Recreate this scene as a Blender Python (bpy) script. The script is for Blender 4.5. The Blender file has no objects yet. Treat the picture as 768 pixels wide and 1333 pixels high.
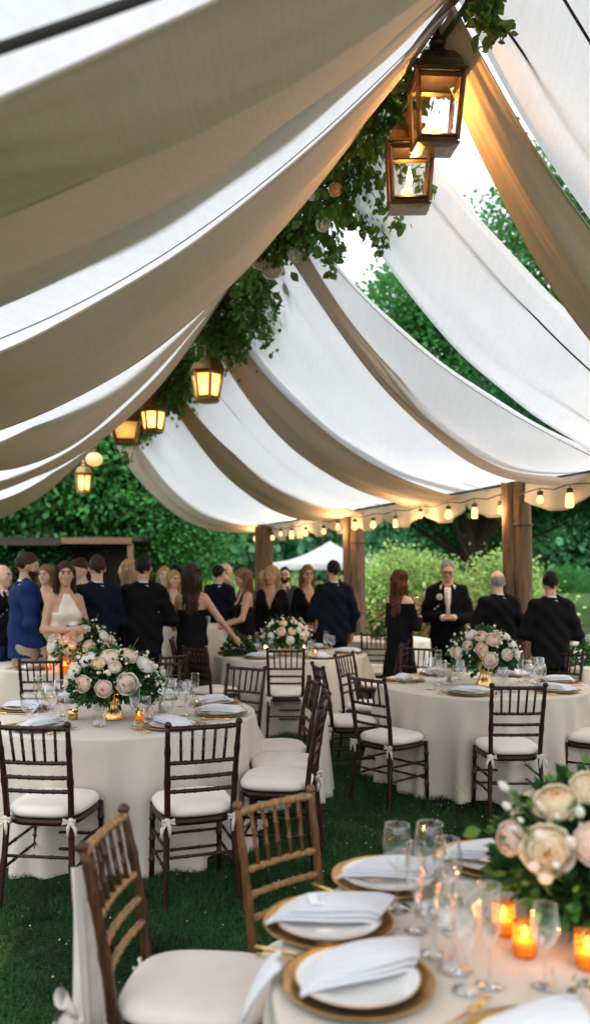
import bpy, math, random
import numpy as np
from mathutils import Vector, Matrix, Euler
random.seed(7); rng = np.random.default_rng(7)
PI = math.pi
scene = bpy.context.scene
COL = scene.collection
CZ = 1.65

# ------------------------------------------------------------------ objects
def tag(o, label=None, cat=None, group=None, kind=None):
    if label: o['label'] = label
    if cat: o['category'] = cat
    if group: o['group'] = group
    if kind: o['kind'] = kind
    return o

def thing(name, label, cat, loc=(0, 0, 0), rz=0, group=None):
    o = bpy.data.objects.new(name, None); COL.objects.link(o)
    o.location = loc; o.rotation_euler = (0, 0, rz); o.empty_display_size = .1
    return tag(o, label, cat, group)

def dup(root, loc, rz, label=None, group=None, scale=None):
    def cp(o, par):
        c = o.copy(); COL.objects.link(c); c.parent = par
        for ch in o.children: cp(ch, c)
        return c
    r = cp(root, None); r.location = loc; r.rotation_euler = (0, 0, rz)
    if scale: r.scale = (scale,) * 3 if not hasattr(scale, '__len__') else scale
    if label: r['label'] = label
    if group: r['group'] = group
    return r

def link(name, me, mat, parent=None, loc=None, rot=None):
    o = bpy.data.objects.new(name, me); COL.objects.link(o)
    if mat is not None and not me.materials: me.materials.append(mat)
    if parent: o.parent = parent
    if loc: o.location = loc
    if rot: o.rotation_euler = rot
    return o

def np_mesh(V, Fq, smooth=True, name='mesh'):
    """V (n,3); Fq: list of arrays (m,k) of faces"""
    me = bpy.data.meshes.new(name)
    V = np.asarray(V, np.float32)
    if not isinstance(Fq, (list, tuple)): Fq = [Fq]
    Fq = [np.asarray(f, np.int32) for f in Fq if len(f)]
    nl = sum(f.size for f in Fq); npol = sum(len(f) for f in Fq)
    me.vertices.add(len(V)); me.vertices.foreach_set('co', V.ravel())
    me.loops.add(nl); me.loops.foreach_set('vertex_index', np.concatenate([f.ravel() for f in Fq]))
    tot = np.concatenate([np.full(len(f), f.shape[1], np.int32) for f in Fq])
    st = np.concatenate([[0], np.cumsum(tot)[:-1]]).astype(np.int32)
    me.polygons.add(npol); me.polygons.foreach_set('loop_start', st); me.polygons.foreach_set('loop_total', tot)
    me.polygons.foreach_set('use_smooth', np.full(npol, smooth, bool))
    me.update(calc_edges=True); me.validate()
    return me

class MB:
    def __init__(s): s.V = []; s.F3 = []; s.F4 = []; s.FN = []; s.n = 0
    def add(s, V, F):
        V = np.asarray(V, float); F = [tuple(f) for f in F]
        for f in F:
            g = tuple(int(i) + s.n for i in f)
            (s.F3 if len(g) == 3 else s.F4 if len(g) == 4 else s.FN).append(g)
        s.V.append(V); s.n += len(V)
        return s
    def box(s, c, d, rot=None, bev=0):
        c = np.array(c, float); h = np.array(d, float) / 2
        P = np.array([[x, y, z] for x in (-1, 1) for y in (-1, 1) for z in (-1, 1)], float) * h
        if rot is not None: P = P @ np.array(Euler(rot).to_matrix()).T
        return s.add(P + c, [(0, 1, 3, 2), (4, 6, 7, 5), (0, 4, 5, 1), (2, 3, 7, 6), (0, 2, 6, 4), (1, 5, 7, 3)])
    def tube(s, pts, r, n=8, cap=True, sc=None):
        pts = [np.array(p, float) for p in pts]; m = len(pts)
        rr = [r] * m if not hasattr(r, '__len__') else r
        V = []; up = None
        for i, p in enumerate(pts):
            d = pts[min(i + 1, m - 1)] - pts[max(i - 1, 0)]
            d = d / (np.linalg.norm(d) + 1e-9)
            if up is None:
                up = np.array([0, 0, 1.]) if abs(d[2]) < .9 else np.array([0, 1., 0])
            a = np.cross(d, up); a /= np.linalg.norm(a) + 1e-9; b = np.cross(a, d); up = b
            for k in range(n):
                t = 2 * PI * k / n
                V.append(p + rr[i] * (a * math.cos(t) + b * math.sin(t)))
        F = [(i * n + k, i * n + (k + 1) % n, (i + 1) * n + (k + 1) % n, (i + 1) * n + k) for i in range(m - 1) for k in range(n)]
        if cap: F += [tuple(range(n))[::-1], tuple((m - 1) * n + k for k in range(n))]
        return s.add(V, F)
    def lathe(s, prof, c=(0, 0, 0), n=20, cap=False, sq=None, ph=0.):
        V = []
        for (r, z) in prof:
            for k in range(n):
                t = 2 * PI * k / n + ph; V.append((c[0] + r * math.cos(t), c[1] + r * math.sin(t), c[2] + z))
        m = len(prof)
        F = [(i * n + k, i * n + (k + 1) % n, (i + 1) * n + (k + 1) % n, (i + 1) * n + k) for i in range(m - 1) for k in range(n)]
        if cap: F += [tuple(range(n))[::-1], tuple((m - 1) * n + k for k in range(n))]
        return s.add(V, F)
    def grid(s, P, closed=False):
        P = np.asarray(P, float); a, b = P.shape[:2]
        F = [(i * b + j, (i + 1) * b + j, (i + 1) * b + (j + 1) % b, i * b + (j + 1) % b) for i in range(a - 1) for j in range(b if closed else b - 1)]
        return s.add(P.reshape(-1, 3), F)
    def ell(s, c, r, n=10, rot=None):
        V = []; m = n // 2 + 1
        for i in range(m):
            ph = PI * i / (m - 1)
            for k in range(n):
                t = 2 * PI * k / n; V.append((math.sin(ph) * math.cos(t), math.sin(ph) * math.sin(t), math.cos(ph)))
        V = np.array(V) * np.array(r)
        if rot is not None: V = V @ np.array(Euler(rot).to_matrix()).T
        return s.add(V + np.array(c), [(i * n + k, (i + 1) * n + k, (i + 1) * n + (k + 1) % n, i * n + (k + 1) % n) for i in range(m - 1) for k in range(n)])
    def mesh(s, smooth=True):
        L = [f for f in (s.F3, s.F4) if f]
        for f in s.FN: L.append([f])
        return np_mesh(np.concatenate(s.V), L, smooth)
    def build(s, name, mat, parent=None, smooth=True, bevel=0, loc=None, solid=0):
        me = s.mesh(smooth); o = link(name, me, mat, parent, loc)
        if solid:
            m = o.modifiers.new('s', 'SOLIDIFY'); m.thickness = solid; m.offset = 0
        if bevel:
            m = o.modifiers.new('b', 'BEVEL'); m.width = bevel; m.segments = 2; m.limit_method = 'ANGLE'
        return o

def scatter(TV, TF, M, pos, smooth=False):
    """template verts (k,3), faces (m,q), M (N,3,3), pos (N,3) -> mesh"""
    N = len(pos); k = len(TV)
    V = np.einsum('nij,kj->nki', M, TV) + pos[:, None, :]
    F = (np.asarray(TF)[None] + (np.arange(N) * k)[:, None, None]).reshape(-1, len(TF[0]))
    return np_mesh(V.reshape(-1, 3), [F], smooth)

def rand_rot(N, r=rng, tilt=1.0):
    """orthonormal frames whose z axis is tilted from vertical"""
    z = r.normal(size=(N, 3)) * tilt + np.array([0, 0, 1 - tilt]); z /= np.linalg.norm(z, axis=1)[:, None]
    x = r.normal(size=(N, 3)); x -= (x * z).sum(1)[:, None] * z; x /= np.linalg.norm(x, axis=1)[:, None]
    y = np.cross(z, x)
    return np.stack([x, y, z], 2)

# ------------------------------------------------------------------ materials
MATS = {}
def nodes(name):
    m = bpy.data.materials.new(name); m.use_nodes = True; nt = m.node_tree; nt.nodes.clear()
    return m, nt, nt.nodes.new('ShaderNodeOutputMaterial')

def mat(name, col, rough=.6, metal=0, var=.12, vscale=8, bump=0, bscale=60, trans=0, tcol=None, spec=.5, sheen=0, emis=None, estr=0, rnd=0, coord='Object', stretch=None):
    if name in MATS: return MATS[name]
    m, nt, out = nodes(name); N = nt.nodes.new; L = nt.links.new
    b = N('ShaderNodeBsdfPrincipled'); tc = N('ShaderNodeTexCoord'); co = tc.outputs[coord]
    if stretch:
        mp = N('ShaderNodeMapping'); mp.inputs['Scale'].default_value = stretch; L(co, mp.inputs[0]); co = mp.outputs[0]
    nz = N('ShaderNodeTexNoise'); nz.inputs['Scale'].default_value = vscale; nz.inputs['Detail'].default_value = 5; L(co, nz.inputs['Vector'])
    mr = N('ShaderNodeMapRange'); mr.inputs[1].default_value = .3; mr.inputs[2].default_value = .7
    mr.inputs[3].default_value = 1 - var; mr.inputs[4].default_value = 1 + var; L(nz.outputs[0], mr.inputs[0])
    hv = N('ShaderNodeHueSaturation'); hv.inputs['Color'].default_value = (*col, 1); L(mr.outputs[0], hv.inputs['Value'])
    if rnd:
        oi = N('ShaderNodeNewGeometry'); r2 = N('ShaderNodeMapRange'); r2.inputs[3].default_value = 1 - rnd; r2.inputs[4].default_value = 1 + rnd
        L(oi.outputs['Random Per Island'], r2.inputs[0]); mu = N('ShaderNodeMath'); mu.operation = 'MULTIPLY'; L(mr.outputs[0], mu.inputs[0]); L(r2.outputs[0], mu.inputs[1]); L(mu.outputs[0], hv.inputs['Value'])
        r3 = N('ShaderNodeMapRange'); r3.inputs[3].default_value = .5 - rnd * .06; r3.inputs[4].default_value = .5 + rnd * .06; L(oi.outputs['Random Per Island'], r3.inputs[0]); L(r3.outputs[0], hv.inputs['Hue'])
    L(hv.outputs[0], b.inputs['Base Color'])
    b.inputs['Roughness'].default_value = rough; b.inputs['Metallic'].default_value = metal
    b.inputs['Specular IOR Level'].default_value = spec
    if sheen: b.inputs['Sheen Weight'].default_value = sheen
    if emis: b.inputs['Emission Color'].default_value = (*emis, 1); b.inputs['Emission Strength'].default_value = estr
    if bump:
        n2 = N('ShaderNodeTexNoise'); n2.inputs['Scale'].default_value = bscale; n2.inputs['Detail'].default_value = 3; L(co, n2.inputs['Vector'])
        bp = N('ShaderNodeBump'); bp.inputs['Strength'].default_value = bump; bp.inputs['Distance'].default_value = .01; L(n2.outputs[0], bp.inputs['Height']); L(bp.outputs[0], b.inputs['Normal'])
    if trans:
        t = N('ShaderNodeBsdfTranslucent')
        if tcol: t.inputs[0].default_value = (*tcol, 1)
        else: L(hv.outputs[0], t.inputs[0])
        mx = N('ShaderNodeMixShader'); mx.inputs[0].default_value = trans; L(b.outputs[0], mx.inputs[1]); L(t.outputs[0], mx.inputs[2]); L(mx.outputs[0], out.inputs[0])
    else: L(b.outputs[0], out.inputs[0])
    MATS[name] = m; return m

def fabric(name, col, trans, tcol, wscale=220, bump=.25, var=.05):
    """woven cloth: thread bump and slubs, part of the light comes through"""
    m, nt, out = nodes(name); N = nt.nodes.new; L = nt.links.new
    tc = N('ShaderNodeTexCoord')
    def st(sc):
        mp = N('ShaderNodeMapping'); mp.inputs['Scale'].default_value = sc; L(tc.outputs['Object'], mp.inputs[0])
        nz = N('ShaderNodeTexNoise'); nz.inputs['Scale'].default_value = 1; nz.inputs['Detail'].default_value = 3; L(mp.outputs[0], nz.inputs['Vector']); return nz.outputs[0]
    a = st((wscale, wscale * .06, wscale * .06)); b_ = st((wscale * .06, wscale, wscale)); big = st((1.3, 1.3, 1.3))
    ad = N('ShaderNodeMath'); ad.operation = 'ADD'; L(a, ad.inputs[0]); L(b_, ad.inputs[1])
    a2 = N('ShaderNodeMath'); a2.operation = 'MULTIPLY_ADD'; a2.inputs[1].default_value = .6; L(big, a2.inputs[0]); L(ad.outputs[0], a2.inputs[2])
    mr = N('ShaderNodeMapRange'); mr.inputs[1].default_value = .9; mr.inputs[2].default_value = 1.7; mr.inputs[3].default_value = 1 - var; mr.inputs[4].default_value = 1 + var; L(a2.outputs[0], mr.inputs[0])
    def hs(c):
        h = N('ShaderNodeHueSaturation'); h.inputs['Color'].default_value = (*c, 1); L(mr.outputs[0], h.inputs['Value']); return h.outputs[0]
    d = N('ShaderNodeBsdfPrincipled'); d.inputs['Roughness'].default_value = .85; d.inputs['Specular IOR Level'].default_value = .2; d.inputs['Sheen Weight'].default_value = .15
    t = N('ShaderNodeBsdfTranslucent'); L(hs(col), d.inputs['Base Color']); L(hs(tcol), t.inputs[0])
    bp = N('ShaderNodeBump'); bp.inputs['Strength'].default_value = bump; bp.inputs['Distance'].default_value = .003; L(ad.outputs[0], bp.inputs['Height']); L(bp.outputs[0], d.inputs['Normal'])
    mx = N('ShaderNodeMixShader'); mx.inputs[0].default_value = trans; L(d.outputs[0], mx.inputs[1]); L(t.outputs[0], mx.inputs[2]); L(mx.outputs[0], out.inputs[0])
    MATS[name] = m; return m

def thin_glass(name, tint=(1, 1, 1), refl=.05, edge=.9, rough=.02, pow_=2.5, gcol=(1, 1, 1)):
    m, nt, out = nodes(name); N = nt.nodes.new; L = nt.links.new
    t = N('ShaderNodeBsdfTransparent'); t.inputs[0].default_value = (*tint, 1)
    g = N('ShaderNodeBsdfGlossy'); g.inputs['Roughness'].default_value = rough; g.inputs[0].default_value = (*gcol, 1)
    lw = N('ShaderNodeLayerWeight'); lw.inputs[0].default_value = .5
    p = N('ShaderNodeMath'); p.operation = 'POWER'; p.inputs[1].default_value = pow_; L(lw.outputs['Facing'], p.inputs[0])
    r = N('ShaderNodeMapRange'); r.inputs[3].default_value = refl; r.inputs[4].default_value = edge; L(p.outputs[0], r.inputs[0])
    mx = N('ShaderNodeMixShader'); L(r.outputs[0], mx.inputs[0]); L(t.outputs[0], mx.inputs[1]); L(g.outputs[0], mx.inputs[2]); L(mx.outputs[0], out.inputs[0])
    MATS[name] = m; return m

def wood(name, c1, c2, rough=.35, scale=6, spec=.5, stretch=(14, 14, 1.2), bump=.3, coat=.2):
    m, nt, out = nodes(name); N = nt.nodes.new; L = nt.links.new
    tc = N('ShaderNodeTexCoord'); mp = N('ShaderNodeMapping'); mp.inputs['Scale'].default_value = stretch; L(tc.outputs['Object'], mp.inputs[0])
    nz = N('ShaderNodeTexNoise'); nz.inputs['Scale'].default_value = scale; nz.inputs['Detail'].default_value = 6; nz.inputs['Distortion'].default_value = .6; L(mp.outputs[0], nz.inputs['Vector'])
    cr = N('ShaderNodeValToRGB'); cr.color_ramp.elements[0].position = .32; cr.color_ramp.elements[1].position = .7
    cr.color_ramp.elements[0].color = (*c1, 1); cr.color_ramp.elements[1].color = (*c2, 1); L(nz.outputs[0], cr.inputs[0])
    b = N('ShaderNodeBsdfPrincipled'); L(cr.outputs[0], b.inputs['Base Color']); b.inputs['Roughness'].default_value = rough; b.inputs['Coat Weight'].default_value = coat; b.inputs['Coat Roughness'].default_value = .25; b.inputs['Specular IOR Level'].default_value = .3
    bp = N('ShaderNodeBump'); bp.inputs['Strength'].default_value = bump; bp.inputs['Distance'].default_value = .004; L(nz.outputs[0], bp.inputs['Height']); L(bp.outputs[0], b.inputs['Normal'])
    L(b.outputs[0], out.inputs[0]); MATS[name] = m; return m

def emitter(name, col, s):
    m, nt, out = nodes(name); e = nt.nodes.new('ShaderNodeEmission'); e.inputs[0].default_value = (*col, 1); e.inputs[1].default_value = s
    nt.links.new(e.outputs[0], out.inputs[0]); MATS[name] = m; return m

M_canopy = fabric('white_canvas', (.86, .87, .87), .64, (.90, .91, .93), 70, .5, .05)
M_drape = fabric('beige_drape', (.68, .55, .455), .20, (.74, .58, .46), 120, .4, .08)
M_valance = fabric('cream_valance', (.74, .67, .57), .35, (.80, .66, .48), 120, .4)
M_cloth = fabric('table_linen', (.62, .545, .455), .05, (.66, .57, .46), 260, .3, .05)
M_napkin = fabric('napkin_linen', (.72, .73, .77), .12, (.8, .8, .82), 400, .35, .04)
M_cush = mat('cushion_fabric', (.74, .67, .59), .75, var=.04, vscale=12, bump=.15, bscale=200, sheen=.2)
M_sash = mat('sash_fabric', (.78, .72, .65), .8, var=.05, trans=.25)
M_dkwood = wood('mahogany_wood', (.010, .0025, .0012), (.042, .011, .005), .4, coat=.0)
M_brwood = wood('bronze_wood', (.07, .025, .008), (.20, .078, .024), .34, coat=.1)
M_brdark = wood('dark_bronze_wood', (.022, .008, .003), (.10, .034, .011), .34, coat=.1)
M_gdwood = wood('gold_wood', (.17, .085, .028), (.38, .20, .072), .36)
M_post = wood('log_wood', (.055, .030, .016), (.17, .105, .06), .85, 4, stretch=(7, 7, .7), bump=1, coat=0)
M_gold = mat('gold_metal', (.72, .46, .17), .24, 1, var=.12, vscale=20, bump=.05, bscale=40)
M_goldrim = mat('gold_charger', (.50, .30, .10), .3, 1, var=.2, vscale=15, bump=.2, bscale=30)
M_brass = mat('aged_brass', (.13, .085, .045), .36, .85, var=.3, vscale=14, bump=.15, bscale=60)
M_plate = mat('white_porcelain', (.80, .79, .76), .12, var=.02)
M_menu = mat('menu_paper', (.86, .86, .86), .6, var=.02)
M_ink = mat('grey_ink', (.32, .32, .34), .8)
M_glass = thin_glass('clear_glass', (.95, .96, .96), .10, 1.0, .03, 1.7)
M_brass2 = mat('warm_brass', (.42, .27, .12), .36, .85, var=.25, vscale=14)
M_lglass = thin_glass('lantern_glass', (.96, .95, .92), .06, .6)
M_frost = mat('seeded_warm_glass', (.85, .74, .55), .35, trans=.75, tcol=(1, .82, .55), var=.15, vscale=30)
M_pinkw = thin_glass('pale_wine', (.93, .88, .74), .04, .5)
M_amber = thin_glass('amber_glass', (.98, .60, .20), .14, .75, .15, 1.5, (1, .72, .35))
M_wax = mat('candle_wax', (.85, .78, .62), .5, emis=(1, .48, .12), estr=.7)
M_flame = emitter('candle_flame', (1, .62, .22), 28)
M_bulb = emitter('lantern_bulb', (1, .60, .22), 30)
M_fest = emitter('festoon_bulb', (1, .50, .17), 2.6)
M_cap = mat('dark_cap', (.03, .025, .02), .5)
M_rope = mat('dark_seam', (.055, .05, .05), .9)
M_rope2 = mat('grey_seam', (.22, .22, .23), .9)
M_stem = mat('stem_green', (.05, .10, .03), .6)
def leafmat(n, c, rnd=.35, trans=.35, tc=None): return mat(n, c, .5, var=.25, vscale=.8, trans=trans, tcol=tc, rnd=rnd, spec=.2)
M_leafA = leafmat('garland_leaf', (.10, .19, .035), .5, .5)
M_leafB = leafmat('bouquet_leaf', (.022, .085, .018), .5, .3)
M_leafC = leafmat('fresh_leaf', (.13, .25, .05), .4, .45)
M_leafD = leafmat('dark_tree_leaf', (.025, .12, .035), .4, .4)
M_leafE = leafmat('tree_leaf', (.075, .27, .065), .4, .5)
M_leafF = leafmat('pale_shrub_leaf', (.40, .56, .18), .3, .45)
M_leafG = leafmat('mid_tree_leaf', (.06, .24, .07), .4, .45)
M_bark = wood('bark', (.018, .012, .008), (.05, .036, .026), .95, 5, stretch=(6, 6, 1), bump=1, coat=0)
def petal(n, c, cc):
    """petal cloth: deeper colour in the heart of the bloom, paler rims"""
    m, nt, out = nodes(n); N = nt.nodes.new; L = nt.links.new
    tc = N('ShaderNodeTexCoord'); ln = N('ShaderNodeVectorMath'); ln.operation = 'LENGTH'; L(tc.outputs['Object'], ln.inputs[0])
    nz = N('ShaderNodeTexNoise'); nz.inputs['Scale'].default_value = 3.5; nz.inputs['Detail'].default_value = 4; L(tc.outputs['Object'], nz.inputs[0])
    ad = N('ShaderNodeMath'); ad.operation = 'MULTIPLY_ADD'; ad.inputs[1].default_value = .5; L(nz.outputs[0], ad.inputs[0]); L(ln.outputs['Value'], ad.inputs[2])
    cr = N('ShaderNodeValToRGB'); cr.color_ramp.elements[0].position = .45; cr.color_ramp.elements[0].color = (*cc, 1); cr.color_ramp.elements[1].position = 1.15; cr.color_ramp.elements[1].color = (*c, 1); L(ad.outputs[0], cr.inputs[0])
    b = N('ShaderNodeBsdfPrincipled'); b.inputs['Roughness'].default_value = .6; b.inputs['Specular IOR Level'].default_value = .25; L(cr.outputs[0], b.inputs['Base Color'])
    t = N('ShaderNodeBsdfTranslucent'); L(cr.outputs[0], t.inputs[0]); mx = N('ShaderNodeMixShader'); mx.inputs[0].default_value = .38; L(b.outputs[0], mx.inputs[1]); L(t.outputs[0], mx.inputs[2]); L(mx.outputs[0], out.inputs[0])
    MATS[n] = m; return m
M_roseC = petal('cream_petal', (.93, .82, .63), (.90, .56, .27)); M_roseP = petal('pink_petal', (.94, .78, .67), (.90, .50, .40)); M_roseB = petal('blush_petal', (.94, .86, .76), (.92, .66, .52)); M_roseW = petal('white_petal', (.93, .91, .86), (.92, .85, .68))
M_basket = mat('wicker', (.05, .028, .014), .6, var=.4, vscale=60, bump=1, bscale=90)

def mercury(name):
    m, nt, out = nodes(name); N = nt.nodes.new; L = nt.links.new
    tc = N('ShaderNodeTexCoord'); v = N('ShaderNodeTexVoronoi'); v.inputs['Scale'].default_value = 130; L(tc.outputs['Object'], v.inputs['Vector'])
    nz = N('ShaderNodeTexNoise'); nz.inputs['Scale'].default_value = 55; nz.inputs['Detail'].default_value = 6; L(tc.outputs['Object'], nz.inputs['Vector'])
    mu = N('ShaderNodeMath'); mu.operation = 'MULTIPLY'; L(v.outputs['Distance'], mu.inputs[0]); L(nz.outputs[0], mu.inputs[1])
    mr = N('ShaderNodeMapRange'); mr.inputs[1].default_value = .12; mr.inputs[2].default_value = .36; mr.inputs[3].default_value = .15; mr.inputs[4].default_value = .9; L(mu.outputs[0], mr.inputs[0])
    t = N('ShaderNodeBsdfTransparent'); t.inputs[0].default_value = (.95, .66, .32, 1)
    tl = N('ShaderNodeBsdfTranslucent'); tl.inputs[0].default_value = (.85, .50, .18, 1)
    g = N('ShaderNodeBsdfPrincipled'); g.inputs['Base Color'].default_value = (.62, .38, .14, 1); g.inputs['Metallic'].default_value = .8; g.inputs['Roughness'].default_value = .25
    m1 = N('ShaderNodeMixShader'); m1.inputs[0].default_value = .6; L(g.outputs[0], m1.inputs[1]); L(tl.outputs[0], m1.inputs[2])
    m2 = N('ShaderNodeMixShader'); L(mr.outputs[0], m2.inputs[0]); L(m1.outputs[0], m2.inputs[1]); L(t.outputs[0], m2.inputs[2])
    L(m2.outputs[0], out.inputs[0]); MATS[name] = m; return m
SKY_STR, SUN_STR, EXPO = .14, 2.2, .36
# ------------------------------------------------------------------ marquee roof
RT = {'R': lambda D: np.array([5.76 - .40 * D, D, 2.58]), 'L': lambda D: np.array([.833 - .3667 * (D - 5) - 2.75, D, 2.58])}
def ridge(D): return np.array([.833 - .3667 * (D - 5), D, 5.0])
def rcurve(p, side, n=50, dz=0.):
    R = ridge(p[0]); Ee = RT[side](p[1]); t = np.linspace(0, 1, n)[:, None]
    P = R * (1 - t) + Ee * t
    P[:, 2:] -= p[2] * 4 * t * (1 - t) * (1 + p[3] * (2 * t - 1)) - dz
    return P
KL = dict(near=(-.4, -.6, .3, 0), seam=(2.47, 1.47, .3, -.3), e1=(2.64, 1.69, .23, -.12), e2=(3.63, 2.08, .14, .22), e3=(4.75, 3.05, .16, .3),
          e4=(4.87, 3.47, .23, .2), e5=(6.32, 5.23, .37, 0), e6=(7.29, 5.83, .21, .51), e7=(7.95, 6.82, .40, .51), e8=(9.01, 7.96, .41, .21),
          e9=(9.83, 8.84, .47, -.27), e10=(11.03, 10.09, .32, .51), e11=(14.5, 13.51, .27, .5))
KR = dict(near=(1.2, 1.6, .3, 0), s2=(4.15, 4.63, .48, -.05), s1=(4.56, 5.16, .19, -.37), r1=(4.74, 5.71, .30, -.34), r2=(4.99, 6.15, .52, -.2),
          w1u=(5.65, 6.05, .29, -.24), w1s1=(5.87, 6.28, .30, .17), w1s2=(6.4, 6.84, .25, -.13), w1l=(6.61, 7.31, .41, -.42), w2u=(7.44, 7.22, .33, -.29),
          b2u=(7.51, 7.82, .52, -.32), b2l=(7.8, 7.6, .72, .1), w3s=(8.72, 8.59, .34, .1), w3t=(9.3, 9.0, .42, 0), b3u=(10.01, 9.5, .50, -.12), b3l=(10.57, 10.74, .57, -.42),
          b4u=(12.98, 11.88, .55, -.4), b4l=(13.71, 13.05, .66, .04), b5u=(17.3, 15.3, .62, -.4), b5l=(19.0, 16.3, .8, -.25))
def strip(pa, pb, side, nu, nt, dz, prof, ext=0.):
    pa = np.array(pa, float); pb = np.array(pb, float); rows = []
    for i in range(nu):
        u = i / (nu - 1); w = -ext + u * (1 + 2 * ext)
        P = rcurve(pa * (1 - w) + pb * w, side, nt)
        t = np.linspace(0, 1, nt)
        P[:, 2] += dz + prof(u, t)
        rows.append(P)
    return np.array(rows)
def panel(pa, pb, side, seams, ext=.06, dz=.05, label=None):
    m = MB(); wid = abs(pb[0] - pa[0])
    m.grid(strip(pa, pb, side, 18, 60, dz, lambda u, t: -.04 * wid ** .5 * np.sin(PI * u) * np.sin(PI * t) + .006 * np.sin(23 * t + 7 * u), ext))
    o = m.build('canopy_panel', M_canopy, roof, solid=.004)
    if label: o['label'] = label
    for s_, r_ in seams:
        P = rcurve(s_, side, 70, dz - .012 - .045 * min(1, wid ** .5)); MB().tube(P, r_, 5).build('seam', M_rope if r_ > .0045 else M_rope2, o)
    return o
roof = thing('marquee_roof', 'white translucent marquee roof of sagging canvas panels over a high ridge', 'marquee')
panel(KL['near'], KL['e2'], 'L', [(KL['seam'], .012), (tuple(np.array(KL['e1']) + (-.02, -.02, 0, 0)), .006)], .0)
panel(tuple(np.array(KL['e3']) + (-.15, -.15, 0, 0)), KL['e5'], 'L', [((4.84, 3.30, .2, .25), .003)], .05)
panel(KL['e5'], KL['e7'], 'L', [], .08)
panel(KL['e7'], KL['e9'], 'L', [], .08)
panel(KL['e9'], KL['e11'], 'L', [], .0)
panel(KR['near'], KR['r1'], 'R', [(KR['s2'], .008), (KR['s1'], .008), ((1.8, 2.0, .35, 0), .008)], .0)
panel(KR['w1u'], KR['w1l'], 'R', [(KR['w1s1'], .007), (KR['w1s2'], .006)], 0)
panel(KR['w2u'], KR['b2l'], 'R', [(tuple(np.array(KR['w2u']) + (.01, .01, 0, 0)), .0045)], 0.)
panel(KR['b2l'], KR['b3u'], 'R', [(KR['w3s'], .006), (KR['w3t'], .004), ((8.25, 8.1, .5, .1), .003)], .06)
panel(KR['b3u'], KR['b4l'], 'R', [((11.6, 11.2, .52, -.3), .004)], .03)
panel(KR['b4l'], KR['b5l'], 'R', [((15, 13.9, .6, -.2), .004), ((16.2, 14.6, .6, -.2), .004)], .06)
MB().tube([ridge(d) + (0, 0, .02) for d in (-3, 2, 8, 14, 19.2)], .035, 8).build('ridge_pole', M_post, roof)
MB().tube([RT['R'](d) + (0, 0, .03) for d in (3.5, 8, 12, 16.4)], .012, 6).build('eave_cable', M_rope, roof)
MB().tube([RT['L'](d) + (0, 0, .03) for d in (0, 5, 10, 13.6)], .012, 6).build('eave_cable', M_rope, roof)

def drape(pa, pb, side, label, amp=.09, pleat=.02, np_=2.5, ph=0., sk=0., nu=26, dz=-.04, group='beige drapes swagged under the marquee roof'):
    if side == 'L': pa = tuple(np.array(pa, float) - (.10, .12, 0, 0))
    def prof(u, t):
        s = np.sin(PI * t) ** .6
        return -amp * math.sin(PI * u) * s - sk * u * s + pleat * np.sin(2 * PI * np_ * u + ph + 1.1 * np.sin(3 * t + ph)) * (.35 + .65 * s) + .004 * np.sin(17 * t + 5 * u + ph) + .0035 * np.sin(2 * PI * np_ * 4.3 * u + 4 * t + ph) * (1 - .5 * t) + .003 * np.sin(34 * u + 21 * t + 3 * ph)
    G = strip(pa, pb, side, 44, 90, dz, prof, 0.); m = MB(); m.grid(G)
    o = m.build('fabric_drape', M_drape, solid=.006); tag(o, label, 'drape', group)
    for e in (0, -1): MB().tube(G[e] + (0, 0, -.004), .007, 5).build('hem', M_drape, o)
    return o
drape(KL['e1'], KL['e2'], 'L', 'shadowed taupe drape crossing the top left corner above the widest drape', .13, .012, 1.2, .4, sk=.03)
drape(tuple(np.array(KL['e2']) + (-.15, -.1, -.03, 0)), KL['e3'], 'L', 'widest smooth taupe drape sweeping from top centre to the left edge', .03, .010, 1.0, 2., dz=.05)
drape(KL['e4'], KL['e5'], 'L', 'broad folded beige drape on the left just below the long white strip', .07, .03, 2.2, 1.)
drape(KL['e6'], KL['e7'], 'L', 'beige drape with a rolled fold, fourth down on the left side', .04, .025, 1.8, 0.)
drape(KL['e8'], KL['e9'], 'L', 'thin beige drape near the far left end of the roof', .02, .02, 1.8, .8)
drape(KL['e10'], KL['e11'], 'L', 'farthest left drape ending against the green trees', .03, .03, 2.4, .3)
drape(KR['r1'], KR['r2'], 'R', 'beige drape lit orange beside the two large hanging lanterns', .10, .035, 1.6, .2)
drape(KR['b2u'], KR['b2l'], 'R', 'tapering beige drape reaching the right edge above the thick near post', .05, .02, 1.5, .5)
drape(KR['b3u'], KR['b3l'], 'R', 'beige drape right of the single hanging hexagonal lantern', .12, .03, 2.0, 0.)
drape(KR['b4u'], KR['b4l'], 'R', 'wide beige drape coming down to the middle post', .14, .03, 2.0, 1.)
drape(KR['b5u'], KR['b5l'], 'R', 'farthest right beige drape ending beside the distant post', .16, .04, 2.0, 2.)

# valance with scallops along the right eave
def valance(D0, D1, ns, label):
    P = []
    for j in range(9):
        v = j / 8; row = []
        for i in range(ns * 14 + 1):
            u = i / (ns * 14); D = D0 + (D1 - D0) * u; e = RT['R'](D)
            sc = abs(math.sin(PI * u * ns)) ** .7
            h = .12 + .20 * sc
            out = .03 * math.sin(2 * PI * u * ns * 3) * v + .05 * sc * v
            row.append((e[0] + out, D + out * .4, 2.60 - h * v + .0 * sc))
        P.append(row)
    o = MB().grid(np.array(P)).build('valance', M_valance, solid=.005); return tag(o, label, 'valance', 'scalloped cream valances along the eave')
valance(4.5, 8.5, 4, 'scalloped cream valance right of the near wooden post')
valance(8.5, 12.3, 4, 'scalloped cream valance between the near and the middle wooden post')
valance(12.3, 16.3, 5, 'scalloped cream valance beyond the middle wooden post')

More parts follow.
